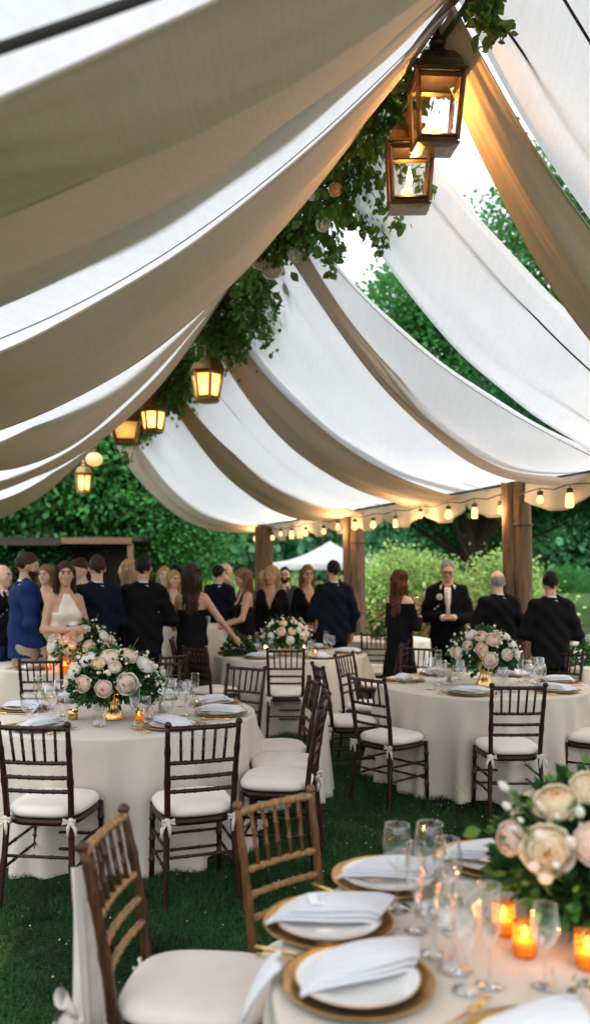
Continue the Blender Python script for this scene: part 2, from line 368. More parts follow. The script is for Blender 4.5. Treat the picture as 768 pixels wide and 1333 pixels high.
def log_post(x, y, h, r, label, lean=0.):
    t = thing('wooden_post', label, 'post', (x, y, 0), 0, 'timber posts under the eave')
    for k, (dx, dy, rr, hh) in enumerate([(0, 0, r, h), (-r * .95, -.03, r * .55, h * .995)]):
        n = 16; P = []
        for i in range(14):
            z = hh * i / 13
            P.append([(dx + lean * z + (rr * (1 - .12 * z / h) * (1 + .05 * math.sin(3 * a + k + z) + .03 * math.sin(7 * a + 2 * z))) * math.cos(a), dy + rr * math.sin(a) * (1 + .04 * math.sin(2 * a + z)), z) for a in [2 * PI * q / n for q in range(n)]])
        MB().grid(np.array(P), True).build('log', M_post, t)
    for z in (h * .42, h * .83): MB().lathe([(r * 1.04, -.012), (r * 1.07, 0), (r * 1.04, .012)], (lean * z, 0, z), 20).build('rope_band', M_post, t)
    return t
log_post(2.40, 8.55, 2.62, .13, 'nearest thick wooden post between the two men in black suits', -.02)
log_post(.93, 12.35, 2.58, .14, 'middle wooden post right of the man in the blue suit')
log_post(-.56, 15.6, 2.58, .145, 'farthest wooden post left of the distant white tent')

# string of bulbs
sl = thing('string_lights', 'string of warm glowing bulbs hung along the right eave', 'string lights')
pts = []; bpos = []
ds = [5.9, 6.5, 7.1, 7.75, 8.15, 8.75, 9.2, 9.7, 10.3, 10.9, 11.5, 12.05, 12.6, 13.1, 13.8, 14.4, 14.9, 15.3, 15.8, 16.2]
for i, D in enumerate(ds):
    e = RT['R'](D) + np.array([-.06, -.05, -.07]); pts.append(e); bpos.append((e, D))
    if i < len(ds) - 1:
        e2 = RT['R']((D + ds[i + 1]) / 2) + np.array([-.06, -.05, -.10]); pts.append(e2)
MB().tube(pts, .007, 6).build('cord', M_cap, sl)
for i, (e, D) in enumerate(bpos):
    jar = i % 3 == 0
    dz = -.02 - .05 * ((i * 7) % 4) / 3
    MB().tube([e, e + (0, 0, dz)], .004, 5).build('drop_wire', M_cap, sl)
    s = .62 + .25 * ((i * 5) % 4) / 3
    c = MB().lathe([(.004, 0), (.028, -.005), (.032, -.03), (.024, -.05)], tuple(e + (0, 0, dz)), 12, True).build('socket', M_cap, sl)
    if jar: pr = [(.03, 0), (.040, -.02), (.046, -.06), (.046, -.14), (.038, -.158), (.002, -.16)]
    else: pr = [(.022, 0), (.04, -.03), (.056, -.07), (.05, -.105), (.028, -.128), (.002, -.133)]
    MB().lathe([(r * s, z * s) for r, z in pr], tuple(e + (0, 0, dz - .05)), 14).build('bulb', M_fest, sl)
for D in (6.5, 8.6, 10.3, 12.3, 14, 15.8):
    l = bpy.data.lights.new('festoon_glow', 'POINT'); l.energy = 16; l.color = (1, .62, .3); l.shadow_soft_size = .12
    o = bpy.data.objects.new('festoon_glow', l); COL.objects.link(o); e = RT['R'](D); o.location = (e[0] - .22, e[1] - .1, e[2] - .28); o.parent = sl

# ------------------------------------------------------------------ lanterns
def lantern(loc, top_w, bot_w, body_h, rz, n, label, cord_top, kind=0, tilt=(0, 0), watt=25, lit=M_bulb, far=False):
    M_brass, M_lglass = (MATS['warm_brass'], MATS['seeded_warm_glass']) if far else (MATS['aged_brass'], MATS['lantern_glass'])
    """loc = bottom centre of the body"""
    t = thing('hanging_lantern', label, 'lantern', loc, rz, 'brass lanterns hanging from the ridge')
    t.rotation_euler = (tilt[0], tilt[1], rz)
    A = top_w / 2 / math.cos(PI / n); B = bot_w / 2 / math.cos(PI / n); ph = PI / n; w = top_w
    def pt(R, k, z): a = ph + 2 * PI * k / n; return np.array([R * math.cos(a), R * math.sin(a), z])
    MB().lathe([(B * .6, -.02 * w / .25), (B * 1.10, -.014 * w / .25), (B * 1.10, -.004), (B * 1.0, .0), (B * .98, .02)], n=n, cap=True, ph=ph).build('base', M_brass, t, False, bevel=.003)
    fr = MB(); bw = .075 * w
    for k in range(n):
        fr.tube([pt(B * .97, k, .01), pt(A * .97, k, body_h)], bw * .75, 4)
        fr.tube([pt(B * .97, k, .03), pt(B * .97, k + 1, .03)], bw * .6, 4)
        fr.tube([pt(A * .97, k, body_h - .02), pt(A * .97, k + 1, body_h - .02)], bw * .8, 4)
    fr.build('frame', M_brass, t, False)
    for k in range(n):
        MB().add([pt(B * .93, k, .02), pt(B * .93, k + 1, .02), pt(A * .93, k + 1, body_h - .02), pt(A * .93, k, body_h - .02)], [(0, 1, 2, 3)]).build('glass_pane', M_lglass, t, False)
    if kind == 0: pr = [(A * 1.02, 0), (A * 1.13, 0), (A * 1.13, .05 * w), (A * .98, .10 * w), (A * .90, .26 * w), (A * .62, .46 * w), (A * .34, .52 * w)]
    else: pr = [(A * 1.02, 0), (A * 1.15, .02 * w), (A * 1.1, .10 * w), (A * .98, .28 * w), (A * .7, .46 * w), (A * .32, .55 * w)]
    rf = MB().lathe(pr, (0, 0, body_h), n, True, ph=ph).build('roof', M_brass, t, kind == 9, bevel=.003)
    zc = body_h + pr[-1][1]
    MB().lathe([(.20 * w, 0), (.22 * w, .03 * w), (.16 * w, .06 * w), (.15 * w, .2 * w), (.19 * w, .22 * w), (.13 * w, .30 * w), (.05 * w, .38 * w), (.035 * w, .46 * w)], (0, 0, zc), 14, True).build('finial', M_brass, t)
    zr = zc + .50 * w
    MB().tube([(0, .07 * w * math.cos(a), zr + .07 * w * math.sin(a)) for a in np.linspace(0, 2 * PI, 15)], .012 * w, 6).build('ring', M_brass, t)
    MB().tube([(0, 0, zr + .06 * w), (0, .0, cord_top - loc[2])], .006, 5).build('cord', M_cap, t)
    cd = MB().lathe([(.07 * w, .02), (.07 * w, body_h * .34), (.02 * w, body_h * .35)], n=12, cap=True).build('candle', M_wax, t)
    MB().lathe([(.002, 0), (.055 * w, body_h * .05), (.075 * w, body_h * .12), (.045 * w, body_h * .22), (.002, body_h * .34)], (0, 0, body_h * .36), 12).build('flame', lit, cd)
    l = bpy.data.lights.new('lantern_glow', 'POINT'); l.energy = watt; l.color = (1, .46, .12); l.shadow_soft_size = .03
    o = bpy.data.objects.new('lantern_glow', l); COL.objects.link(o); o.parent = t; o.location = (0, 0, body_h * .5)
    return t
def LP(px, py, D): return ((px - 384) / 1057 * D, D, CZ + (748 - py) / 1057 * D)
lantern(LP(565, 192, 5.0), .285, .235, .385, .05, 4, 'larger square brass lantern at the top with clear panes', 4.95, 0, (.14, 0), 32)
lantern(LP(532, 270, 5.3), .28, .235, .355, -.04, 4, 'square brass lantern hanging just below and left of the topmost one', 4.95, 0, (.14, 0), 26)
lantern(LP(270, 521, 10.3), .36, .26, .35, .3, 6, 'hexagonal domed brass lantern hanging alone in the middle of the ridge', 4.95, 1, watt=40, far=True)
lantern(LP(200, 562, 12.6), .35, .25, .33, .5, 6, 'small domed brass lantern, right one of the close pair', 4.95, 1, watt=40, far=True)
lantern(LP(164, 576, 13.4), .46, .33, .36, .2, 4, 'wider flat-topped glowing lantern, left one of the close pair', 4.95, 1, watt=40, far=True)
lantern(LP(109, 641, 18.4), .33, .24, .42, .4, 6, 'farthest lantern hanging lowest before the green trees', 4.98, 1, watt=20, far=True)
gl = thing('globe_lantern', 'round ribbed paper-like glowing lantern under the far end of the garland', 'lantern', LP(123, 607, 17.6))
P = []
for i in range(12):
    a = PI * i / 11; P.append([(.18 * math.sin(a) * (1 + .04 * math.cos(12 * q)) * math.cos(q) + 0, .18 * math.sin(a) * (1 + .04 * math.cos(12 * q)) * math.sin(q), .15 - .15 * math.cos(a)) for q in np.linspace(0, 2 * PI, 36, endpoint=False)])
MB().grid(np.array(P), True).build('globe', mat('globe_paper', (.8, .6, .4), .6, trans=.4, emis=(1, .5, .2), estr=.9), gl)
MB().lathe([(.07, .28), (.07, .33), (.02, .36)], n=14, cap=True).build('cap', M_brass, gl); MB().tube([(0, 0, .35), (0, 0, 4.97 - LP(123, 607, 17.6)[2])], .008, 5).build('cord', M_cap, gl)

# ------------------------------------------------------------------ leaves, roses
LEAF = np.array([(0, 0, 0), (.28, .30, .05), (.30, .62, .03), (0, 1, -.06), (-.30, .62, .03), (-.28, .30, .05), (0, .45, -.03)], float)
LEAF_F = np.array([(0, 1, 6), (1, 2, 6), (2, 3, 6), (3, 4, 6), (4, 5, 6), (5, 0, 6)])
def leaf_mesh(pos, size, out=None, bias=.6, r=rng, smooth=False):
    """leaves at pos, pointing roughly along out"""
    N = len(pos); y = r.normal(size=(N, 3)) * (1 - bias * .5)
    if out is not None: y = y * .6 + out * bias * 1.6
    y /= np.linalg.norm(y, axis=1)[:, None]
    x = r.normal(size=(N, 3)); x -= (x * y).sum(1)[:, None] * y; x /= np.linalg.norm(x, axis=1)[:, None]; z = np.cross(x, y)
    S = (size * r.uniform(.6, 1.3, N))[:, None, None]
    return scatter(LEAF, LEAF_F, np.stack([x, y, z], 2) * S, pos, smooth)

def rose_mesh(seed, openness=1.):
    r = np.random.default_rng(seed); m = MB(); n = 34
    for i in range(n):
        f = i / (n - 1); ang = i * 2.4 + r.uniform(-.25, .25)
        te = math.radians(8 + (66 + 8 * openness) * f ** .85); rho = .60 + .40 * f + r.normal() * .012; te += math.radians(3.5) * r.normal() * f; half = 1.25 - .35 * f; P = []
        for b in np.linspace(0, 1, 8):
            row = []
            for a in np.linspace(-1, 1, 9):
                phi = math.radians(118) * (1 - b) + (te + math.radians(16 + 8 * f) * abs(a) ** 2.5 + math.radians(4.5) * f * math.sin(6.5 * a + 3 * i) - math.radians(5) * f * max(0, 1 - abs(a) * 4)) * b
                lip = max(0, b - .72) / .28
                rr = rho * math.sin(phi) + (.01 + .09 * f * openness) * lip ** 2 + .02 * math.sin(5 * a + 2 * i) * b * f
                z = rho * math.cos(phi) * (.95 - .12 * openness) + .055 * lip * (1 - f) - .09 * f * lip ** 3
                th = ang + a * half * (1 - .1 * b)
                row.append((rr * math.cos(th), rr * math.sin(th), z - .1))
            P.append(row)
        m.grid(np.array(P))
    m.ell((0, 0, .06), (.40, .40, .26), 12)
    for k in range(3):
        P = []
        for b in np.linspace(0, 1, 4): P.append([((.05 + .07 * k + .05 * q / 11) * (1 + .15 * b) * math.cos(.42 * q + 2.1 * k), (.05 + .07 * k + .05 * q / 11) * (1 + .15 * b) * math.sin(.42 * q + 2.1 * k), .26 + (.20 - .03 * k) * b) for q in range(12)])
        m.grid(np.array(P))
    return m.mesh(True)
ROSES = {}
for nm, mt in (('C', M_roseC), ('P', M_roseP), ('B', M_roseB), ('W', M_roseW)):
    L_ = []
    for q in range(3):
        me = rose_mesh(q * 5 + len(ROSES), [1., .8, 1.15][q]); me.materials.append(mt); L_.append(me)
    ROSES[nm] = L_
BUD = {}
for nm, mt in (('W', M_roseW), ('B', M_roseB), ('G', M_leafC)):
    me = MB().lathe([(.001, -.9), (.45, -.7), (.62, -.2), (.55, .3), (.3, .75), (.001, .95)], n=9).mesh(); me.materials.append(mt); BUD[nm] = me
def orient(o, loc, d, s, spin=0.):
    o.location = loc; q = Vector(d).to_track_quat('Z', 'Y')
    o.rotation_euler = (q.to_matrix() @ Matrix.Rotation(spin, 3, 'Z')).to_euler(); o.scale = (s, s, s)
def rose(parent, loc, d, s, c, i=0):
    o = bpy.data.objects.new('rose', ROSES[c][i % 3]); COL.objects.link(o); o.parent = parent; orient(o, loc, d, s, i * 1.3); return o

# garland along the ridge
def garland():
    g = thing('leafy_garland', 'long green leafy garland with pale blooms wound along the marquee ridge', 'garland')
    pos = []; out = []; szs = []
    r = np.random.default_rng(3)
    def clump(c, rad, n, sq=1.):
        p = r.normal(size=(n, 3)) * rad * .55; pos.append(p * (1, 1, sq) + c); o = p / (np.linalg.norm(p, axis=1)[:, None] + 1e-6) + (0, 0, -.5); out.append(o)
    D = 5.1
    while D < 17.8:
        e = ridge(D); f = 1 + .25 * math.sin(D * 2.1) + .15 * math.sin(D * 5.3)
        big = (.75 if D < 5.5 else 1.08) if D < 7.2 else (.75 if D < 8.8 else 1.0)
        if 14.3 < D < 16.0: big = .6
        if D > 8.8: f *= 1.3
        clump(e + np.array([.05 + .06 * math.sin(3 * D) + (.12 if D > 8.8 else 0), 0, -.17 - .07 * math.sin(1.7 * D) - (.14 if D > 8.8 else 0)]), .21 * f * big, int(190 * f), 1.0)
        D += .11 + .012 * D * .5
    # hanging trails
    tr = []
    for D, ln, sx in [(5.7, .55, .35), (6.1, .62, .35), (6.5, .62, .38), (6.6, .45, .5), (6.9, .5, .2), (7.3, .5, .35), (8.3, .55, .2), (8.8, .7, .3), (7.0, .5, .3), (9.9, .6, .3), (11.6, .6, .25), (9.4, .7, .2), (10.8, .6, 0), (12.2, .5, 0), (13.9, .5, .1), (17.2, .8, .1), (5.15, .4, -.1), (4.47, .42, .04), (4.4, .36, -.02), (4.52, .32, .12)]:
        b = ridge(D) + (0, 0, -.15 if D > 4.6 else 0); P = []
        for q in range(16):
            u = q / 15; P.append(b + np.array([sx * u + .03 * math.sin(9 * u + D), .05 * math.sin(5 * u), -ln * u]))
        tr.append(P)
        P = np.array(P); n = 80; k = r.integers(2, 16, n); pp = P[k] + r.normal(size=(n, 3)) * .028; pos.append(pp); out.append(np.tile((0, 0, -.7), (n, 1)) + r.normal(size=(n, 3)) * .7)
    pos = np.concatenate(pos); out = np.concatenate(out); keep = np.ones(len(pos), bool)
    for L_, rr in ((LP(565, 130, 5.0), .30), (LP(533, 222, 5.3), .29), (LP(270, 492, 10.3), .33), (LP(200, 545, 12.6), .3), (LP(164, 560, 13.4), .33)):
        keep &= np.linalg.norm(pos - np.array(L_), axis=1) > rr
    pos, out = pos[keep], out[keep]
    size = np.where(r.uniform(size=len(pos)) < .25, .085, .055) * (1 + .02 * pos[:, 1])
    link('leaves', leaf_mesh(pos, size, out, .6, r), M_leafA, g)
    k = r.integers(0, len(pos), 900); link('young_leaves', leaf_mesh(pos[k] + r.normal(size=(900, 3)) * .05, np.full(900, .06), out[k], .5, r), M_leafC, g)
    m = MB(); m.tube([ridge(d) + (.03 * math.sin(4 * d), 0, -.12) for d in np.arange(4.4, 18, .4)], .02, 6)
    for P in tr: m.tube(P, .004, 4)
    m.build('stem', M_stem, g)
    for D, dx, dz, s, c in [(5.9, -.25, -.05, .07, 'B'), (6.9, .10, -.42, .06, 'W'), (8.1, .08, -.33, .11, 'B'), (8.25, .24, -.26, .09, 'B'), (8.0, -.08, -.30, .08, 'C'), (8.4, .36, -.42, .075, 'W'), (7.6, .12, -.4, .07, 'W'), (6.6, -.1, -.3, .06, 'W'), (9.6, .12, -.3, .08, 'C'), (10.9, .1, -.4, .09, 'W'), (12.6, .05, -.32, .12, 'B'), (12.9, .2, -.35, .10, 'W'), (14, 0, -.35, .1, 'B'), (5.3, -.2, -.2, .06, 'C'), (6.3, -.05, -.42, .05, 'C')]:
        e = ridge(D); rose(g, tuple(e + (dx, -.12, dz)), (.2 * (dx > 0), -1, -.3), s, c, int(D * 3))
    # blossoms: small white florets
    k = r.integers(0, len(pos), 220); T = MB().ell((0, 0, 0), (1, 1, .5), 6); tv = np.concatenate(T.V); me = scatter(tv, np.array(T.F4), rand_rot(220, r) * r.uniform(.006, .016, 220)[:, None, None] * 1.0, pos[k] + out[k] * .06, True)
    link('small_blossoms', me, M_roseW, g)
garland()
# ------------------------------------------------------------------ chairs
def bamboo(m, a, b, r, rings, n=8):
    a = np.array(a, float); b = np.array(b, float); P = []; R = []
    ts = [0.]
    for q in rings: ts += [q - .022, q - .008, q + .008, q + .022]
    ts.append(1.)
    ring = set()
    for i, t in enumerate(ts):
        P.append(a + (b - a) * t); k = (i - 1) % 4
        R.append(r * (1.32 if 0 < i < len(ts) - 1 and k in (1, 2) else 1.0))
    m.tube(P, R, n); return m
def back_pt(s, z):
    """rear post centre line"""
    if z < .45: return np.array([s * (.165 + .02 * (1 - z / .45)), -.19 - .045 * (1 - z / .45) ** 1.5, z])
    u = (z - .45) / .47; return np.array([s * (.165 + .012 * u), -.19 - .075 * u ** 1.4, z])
def post_mesh(s):
    m = MB(); P = []; R = []
    for z in np.linspace(0, .915, 30):
        P.append(back_pt(s, z)); R.append(.0145 * (.85 + .25 * math.sin(PI * min(1, z / .9))) * (1.22 if min(abs(z - q) for q in (.22, .36, .63, .78)) < .012 else 1))
    m.tube(P, R, 10); m.ell(tuple(back_pt(s, .925)), (.019, .019, .017), 10); return m
def make_chair(label, wm, rail_m, group):
    t = thing('chiavari_chair', label, 'chair', (0, 0, 0), 0, group)
    for s in (-1, 1): post_mesh(s).build('back_post', wm, t)
    def rail(z, r, rings, bow=.012):
        a = back_pt(-1, z); b = back_pt(1, z); m = MB(); P = []; R = []
        n = 41
        for i in range(n):
            u = i / (n - 1); p = a * (1 - u) + b * u; p = p + (0, -bow * math.sin(PI * u), 0); P.append(p)
            R.append(r * (1.25 if min(abs(u - q) for q in rings) < .014 else 1))
        m.tube(P, R, 8); return m
    rail(.905, .0125, (.12, .3, .5, .7, .88)).build('top_rail', rail_m, t)
    for z in (.73, .655, .585): rail(z, .0105, (.1, .25, .4, .6, .75, .9)).build('back_rail', rail_m, t)
    for i in range(5):
        u = (i + 1) / 6; x0 = -.165 + .33 * u
        a = back_pt(1, .73); b = back_pt(1, .905)
        m = MB(); bamboo(m, (x0 * .97, a[1] - .012 * math.sin(PI * u), .73), (x0 * 1.04, b[1] - .012 * math.sin(PI * u), .905), .0075, (.33, .66), 7); m.build('spindle', wm, t)
    for s in (-1, 1):
        m = MB(); bamboo(m, (s * .185, .185, 0), (s * .18, .175, .44), .0145, (.3, .55, .8), 9); m.build('leg', wm, t)
    def st(a, b): m = MB(); bamboo(m, a, b, .008, (.3, .7), 7); m.build('stretcher', wm, t)
    for s in (-1, 1):
        st(back_pt(s, .20), (s * .183, .18, .20)); st(back_pt(s, .30), (s * .182, .18, .30))
    st((-.182, .18, .26), (.182, .18, .26)); st(back_pt(-1, .26), back_pt(1, .26)); st((-.182, .18, .17), (.182, .18, .17))
    def slab(z0, z1, grow, name, m_, rnd, puff):
        P = []
        prof = [(.0, z0, .02), (.92, z0, 0), (1, z0 + (z1 - z0) * .25, 0), (1.01, z0 + (z1 - z0) * .6, 0), (.94, z1 - .004, 0), (.8, z1 + puff * .4, 0), (.45, z1 + puff, 0), (.0, z1 + puff * 1.1, 0)]
        for (k, z, _) in prof:
            row = []
            for q in range(40):
                a = 2 * PI * q / 40; c, s_ = math.cos(a), math.sin(a); e = rnd
                x = (.185 + .012 * s_ + grow) * np.sign(c) * abs(c) ** e; y = (.19 + grow) * np.sign(s_) * abs(s_) ** e
                row.append((x * k, y * k - .0, z))
            P.append(row)
        return MB().grid(np.array(P), True).build(name, m_, t)
    slab(.405, .447, .008, 'seat_frame', wm, .5, 0)
    c = slab(.447, .500, .012, 'cushion', M_cush, .6, .012)
    for s in (-1, 1):
        p = back_pt(s, .44); m = MB()
        m.ell(tuple(p + (s * .004, -.012, 0)), (.017, .014, .02), 8)
        for q in (-1, 1):
            m.tube([p + (0, -.018, 0), p + (s * .012 + q * .018, -.026, -.03), p + (s * .014 + q * .022, -.024, -.075)], [.007, .010, .005], 6)
            m.tube([p + (0, -.016, .0), p + (q * .03, -.03, .012), p + (q * .034, -.03, -.008), p + (0, -.018, -.004)], [.004, .009, .009, .004], 6)
        m.build('cushion_tie', M_sash, c)
    return t
G_CH = 'dark wooden chairs with white cushions around the tables'
chair0 = make_chair('dark chair with its back to us, left of the two at the left table', M_dkwood, M_dkwood, G_CH)
used = [0]
def toward(x, y, tx, ty): return math.atan2(-(tx - x), (ty - y))
def chair(x, y, rz, label, sc=1.):
    if not used[0]:
        used[0] = 1; chair0.location = (x, y, 0); chair0.rotation_euler = (0, 0, rz); chair0['label'] = label; chair0.scale = (sc,) * 3; return chair0
    return dup(chair0, (x, y, 0), rz, label, scale=sc)
TL = (-1.12, 5.25); TR = (1.53, 6.62); TM = (-.05, 9.2); TBL = (-2.35, 8.3); TF = (.83, 1.80); TFR = (3.25, 8.35); TBK = (1.25, 11.3)
chair(-1.24, 4.20, -.12, 'dark chair seen from behind, left one of two in front of the left table')
chair(-.53, 4.22, .33, 'dark chair seen from behind, right one of two in front of the left table')
chair(-.10, 4.68, 1.45, 'dark chair right of the left table, nearest of the three white seats')
chair(-.07, 5.10, 1.62, 'dark chair right of the left table, middle of the three white seats')
chair(-.13, 5.53, 1.75, 'dark chair right of the left table, farthest of the three white seats')
chair(-.52, 6.18, 2.6, 'dark chair behind the wine glasses at the back right of the left table')
chair(-1.15, 6.50, 3.05, 'dark chair mostly hidden behind the blush rose centrepiece of the left table')
chair(.70, 5.92, -.85, 'dark chair at the front left of the right table with seat and legs showing')
chair(.44, 6.55, -1.35, 'dark chair left of the right table with its back almost edge on')
chair(.68, 7.30, -2.1, 'dark chair at the rear left of the right table behind another chair')
chair(1.12, 7.85, 2.72, 'dark chair behind the right table below the woman with auburn hair')
chair(1.46, 5.60, .03, 'dark chair seen squarely from behind in front of the right table')
chair(2.20, 5.92, 1.0, 'dark chair cut by the right edge of the photo beside the right table')
chair(2.33, 7.42, 2.3, 'dark chair at the rear right of the right table')
chair(-.09, 8.15, .0, 'dark chair seen squarely from behind at the far middle table')
chair(-.82, 8.28, -.75, 'dark chair at the left front of the far middle table with its seat in view')
chair(-1.12, 9.15, -1.5, 'dark chair left of the far middle table beside the long black gown')
chair(1.02, 9.85, 2.0, 'dark chair at the right rear of the far middle table')
chair(.92, 8.75, 1.2, 'dark chair at the right front of the far middle table')
chair(-2.18, 7.18, .05, 'dark chair seen from behind at the far left table')
chair(-1.30, 7.50, .95, 'dark chair at the right front of the far left table')
chair(-1.42, 8.85, 1.9, 'dark chair at the right rear of the far left table')
chair(1.02, 10.25, -.1, 'dark chair in front of the small distant table')
chair(2.45, 9.6, -1.2, 'dark chair at the left rear of the table on the far right')

fc = make_chair('bronze wooden chair with pale golden rails tucked behind the nearest table', M_brwood, M_gdwood, 'bronze chairs at the nearest table')
fc.location = (.09, 2.46, 0); fc.rotation_euler = (0, 0, -PI + .62); fc.rotation_euler = (0, 0, toward(0, 0, .80, -.95))
fc.scale = (.86, .9, 1.0)
fc2 = dup(fc, (-.27, 2.31, 0), -PI / 2 - .10, 'bronze wooden chair with golden rails and broad cream seat at the bottom left', scale=(1.0, 1.05, 1.0))
for ch in fc2.children:
    if ch.name.startswith(('back_post', 'spindle', 'seat_frame', 'leg')): ch.material_slots[0].link = 'OBJECT'; ch.material_slots[0].material = M_brdark

def hang_cloth(name, label, cat, pts, z0, z1, mt, seed=0, flare=.0):
    """cloth hanging from a line of xy points between heights"""
    r = np.random.default_rng(seed); pts = np.array(pts, float); n = 40; seg = np.linspace(0, len(pts) - 1, n); P = []
    base = np.stack([np.interp(seg, range(len(pts)), pts[:, 0]), np.interp(seg, range(len(pts)), pts[:, 1])], 1)
    d = pts[-1] - pts[0]; L_ = np.linalg.norm(d); nrm = np.array([d[1], -d[0]]) / L_; tn = d / L_
    for j in range(24):
        v = j / 23; row = []
        for i in range(n):
            u = i / (n - 1); off = (.004 + .028 * v) * math.sin(2 * PI * 2.6 * u + seed + .8 * v) + .012 * math.sin(9 * u + 3 * v) * v
            p = base[i] + nrm * (off + flare * v) + tn * ((u - .5) * flare * 1.5 * v)
            row.append((p[0], p[1], z1 + (z0 - z1) * v - .02 * math.sin(PI * u) * (1 - v)))
        P.append(row)
    o = MB().grid(np.array(P)).build(name, mt, solid=.004); return tag(o, label, cat)
hang_cloth('chair_drape', 'white cloth hanging down behind the back of the bottom left chair', 'chair drape', [(-.585, 2.12), (-.575, 2.20), (-.56, 2.30)], .05, .885, M_sash, 1, .03)
m = MB(); bx, by = -.56, 2.10
for q in (-1, 1):
    m.tube([(bx, by, .50), (bx - .05 + .02 * q, by - .05, .53 + .05 * q), (bx - .06 + .03 * q, by - .045, .46 + .05 * q), (bx, by, .49)], [.008, .028, .026, .008], 8)
    m.tube([(bx, by, .49), (bx + .03 + .02 * q, by - .02, .43), (bx + .05 + .05 * q, by - .01, .36)], [.010, .016, .006], 8)
m.ell((bx, by, .495), (.018, .016, .02), 9)
tag(m.build('sash_bow', M_sash), 'white sash bow knotted at the back of the bottom left chair', 'bow')
hang_cloth('chair_drape', 'white cloth draped to the grass behind the row of three white seats', 'chair drape', [(.12, 5.75), (.16, 5.92), (.20, 6.12)], .03, .86, M_sash, 4, .07)

# ------------------------------------------------------------------ tables
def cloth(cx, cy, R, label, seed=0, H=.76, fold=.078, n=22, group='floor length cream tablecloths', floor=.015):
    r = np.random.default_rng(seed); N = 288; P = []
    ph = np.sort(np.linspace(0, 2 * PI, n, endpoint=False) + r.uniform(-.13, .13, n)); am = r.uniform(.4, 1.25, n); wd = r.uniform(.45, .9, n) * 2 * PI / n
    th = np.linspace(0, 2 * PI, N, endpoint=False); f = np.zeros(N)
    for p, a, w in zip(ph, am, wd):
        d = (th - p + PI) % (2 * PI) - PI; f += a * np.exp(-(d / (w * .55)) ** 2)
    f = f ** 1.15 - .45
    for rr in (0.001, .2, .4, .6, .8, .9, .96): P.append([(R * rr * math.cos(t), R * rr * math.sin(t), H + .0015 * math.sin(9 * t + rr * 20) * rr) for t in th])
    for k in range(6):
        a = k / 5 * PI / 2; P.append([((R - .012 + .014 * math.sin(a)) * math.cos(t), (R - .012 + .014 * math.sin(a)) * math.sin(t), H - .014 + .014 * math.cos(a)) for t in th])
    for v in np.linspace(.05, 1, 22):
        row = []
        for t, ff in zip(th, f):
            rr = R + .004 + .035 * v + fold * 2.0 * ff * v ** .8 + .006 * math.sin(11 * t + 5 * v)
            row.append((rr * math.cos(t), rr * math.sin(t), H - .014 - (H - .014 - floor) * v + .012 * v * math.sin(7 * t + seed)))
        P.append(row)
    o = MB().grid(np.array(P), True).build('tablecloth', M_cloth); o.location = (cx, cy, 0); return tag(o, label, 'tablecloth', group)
cloth(*TL, .86, 'cream floor length tablecloth on the left round table with the pink rose centrepiece', 1)
cloth(*TR, .84, 'cream floor length tablecloth on the right round table under the gold vase of roses', 2)
cloth(*TM, .86, 'cream tablecloth on the far middle round table behind the row of white seats', 3)
cloth(*TBL, .86, 'cream tablecloth on the far left round table, cut by the left edge of the photo', 4)
cloth(*TF, .88, 'greyish cream tablecloth on the nearest table at the bottom right', 5)
cloth(*TFR, .86, 'cream tablecloth on the far right table, cut by the right edge of the photo', 6)
cloth(*TBK, .62, 'cream tablecloth on the small distant table seen between the guests', 7, n=12)
cloth(-1.22, 10.15, .42, 'white cloth on the tall cocktail table behind the woman in the long gown', 8, H=1.02, n=10)

HT = .762
# crockery
def disc(name, r, mt, prof=None, n=48, wob=0, parent=None):
    m = MB(); prof = prof or [(0.001, 0), (r * .62, 0), (r * .68, .003), (r * .97, .012), (r, .014), (r, .011), (r * .7, -.002), (.001, -.004)]
    P = [[(q[0] * (1 + wob * math.sin(9 * t) * (q[0] > r * .8)) * math.cos(t), q[0] * (1 + wob * math.sin(9 * t) * (q[0] > r * .8)) * math.sin(t), q[1]) for t in np.linspace(0, 2 * PI, n, endpoint=False)] for q in prof]
    return m.grid(np.array(P), True).build(name, mt, parent)
def plates():
    ch = disc('charger', .165, M_goldrim, wob=.006, n=72); pl = disc('dinner_plate', .135, M_plate)
    rim = MB().lathe([(.1315, .0125), (.1352, .0150), (.1368, .0145), (.1352, .0125)], n=48).build('gold_rim', M_gold, pl)
    return ch, pl
def napkin_obj(L_, W_, seed):
    """folded linen napkin, layered and rumpled"""
    r = np.random.default_rng(seed); m = MB()
    for k in range(3):
        nx, ny = 26, 12; P = []
        for i in range(nx):
            row = []
            for j in range(ny):
                u = i / (nx - 1); v = j / (ny - 1) * 2 - 1
                x = (u - .5) * L_ * (1 - .03 * k) + .012 * k; y = v * W_ / 2 * (1 - .05 * k) * (1 - .45 * abs(u - .5) ** 2 * 4 * (.3 + .2 * (seed % 3))); x += v * .022
                z = .006 + .010 * k + .012 * math.sin(PI * u) * (1 - v * v * .5) + .002 * math.sin(6 * u + 2 * v + k + seed) + .0012 * math.sin(11 * v + seed * 2 + 4 * u)
                z -= .012 * max(0, abs(u - .5) - .38) * 8 * .6
                row.append((x, y, z))
            P.append(row)
        P = np.array(P); lo = P.copy(); lo[:, :, 2] -= .007
        m.grid(P); m.grid(lo[::-1])
        ring = lambda A: np.concatenate([A[:, 0], A[-1, 1:], A[::-1, -1][1:], A[0, ::-1][1:]])
        a, b = ring(P), ring(lo); mid = (a + b) / 2; mid[:, :2] *= 1.012
        m.grid(np.array([a, mid, b]))
    return m
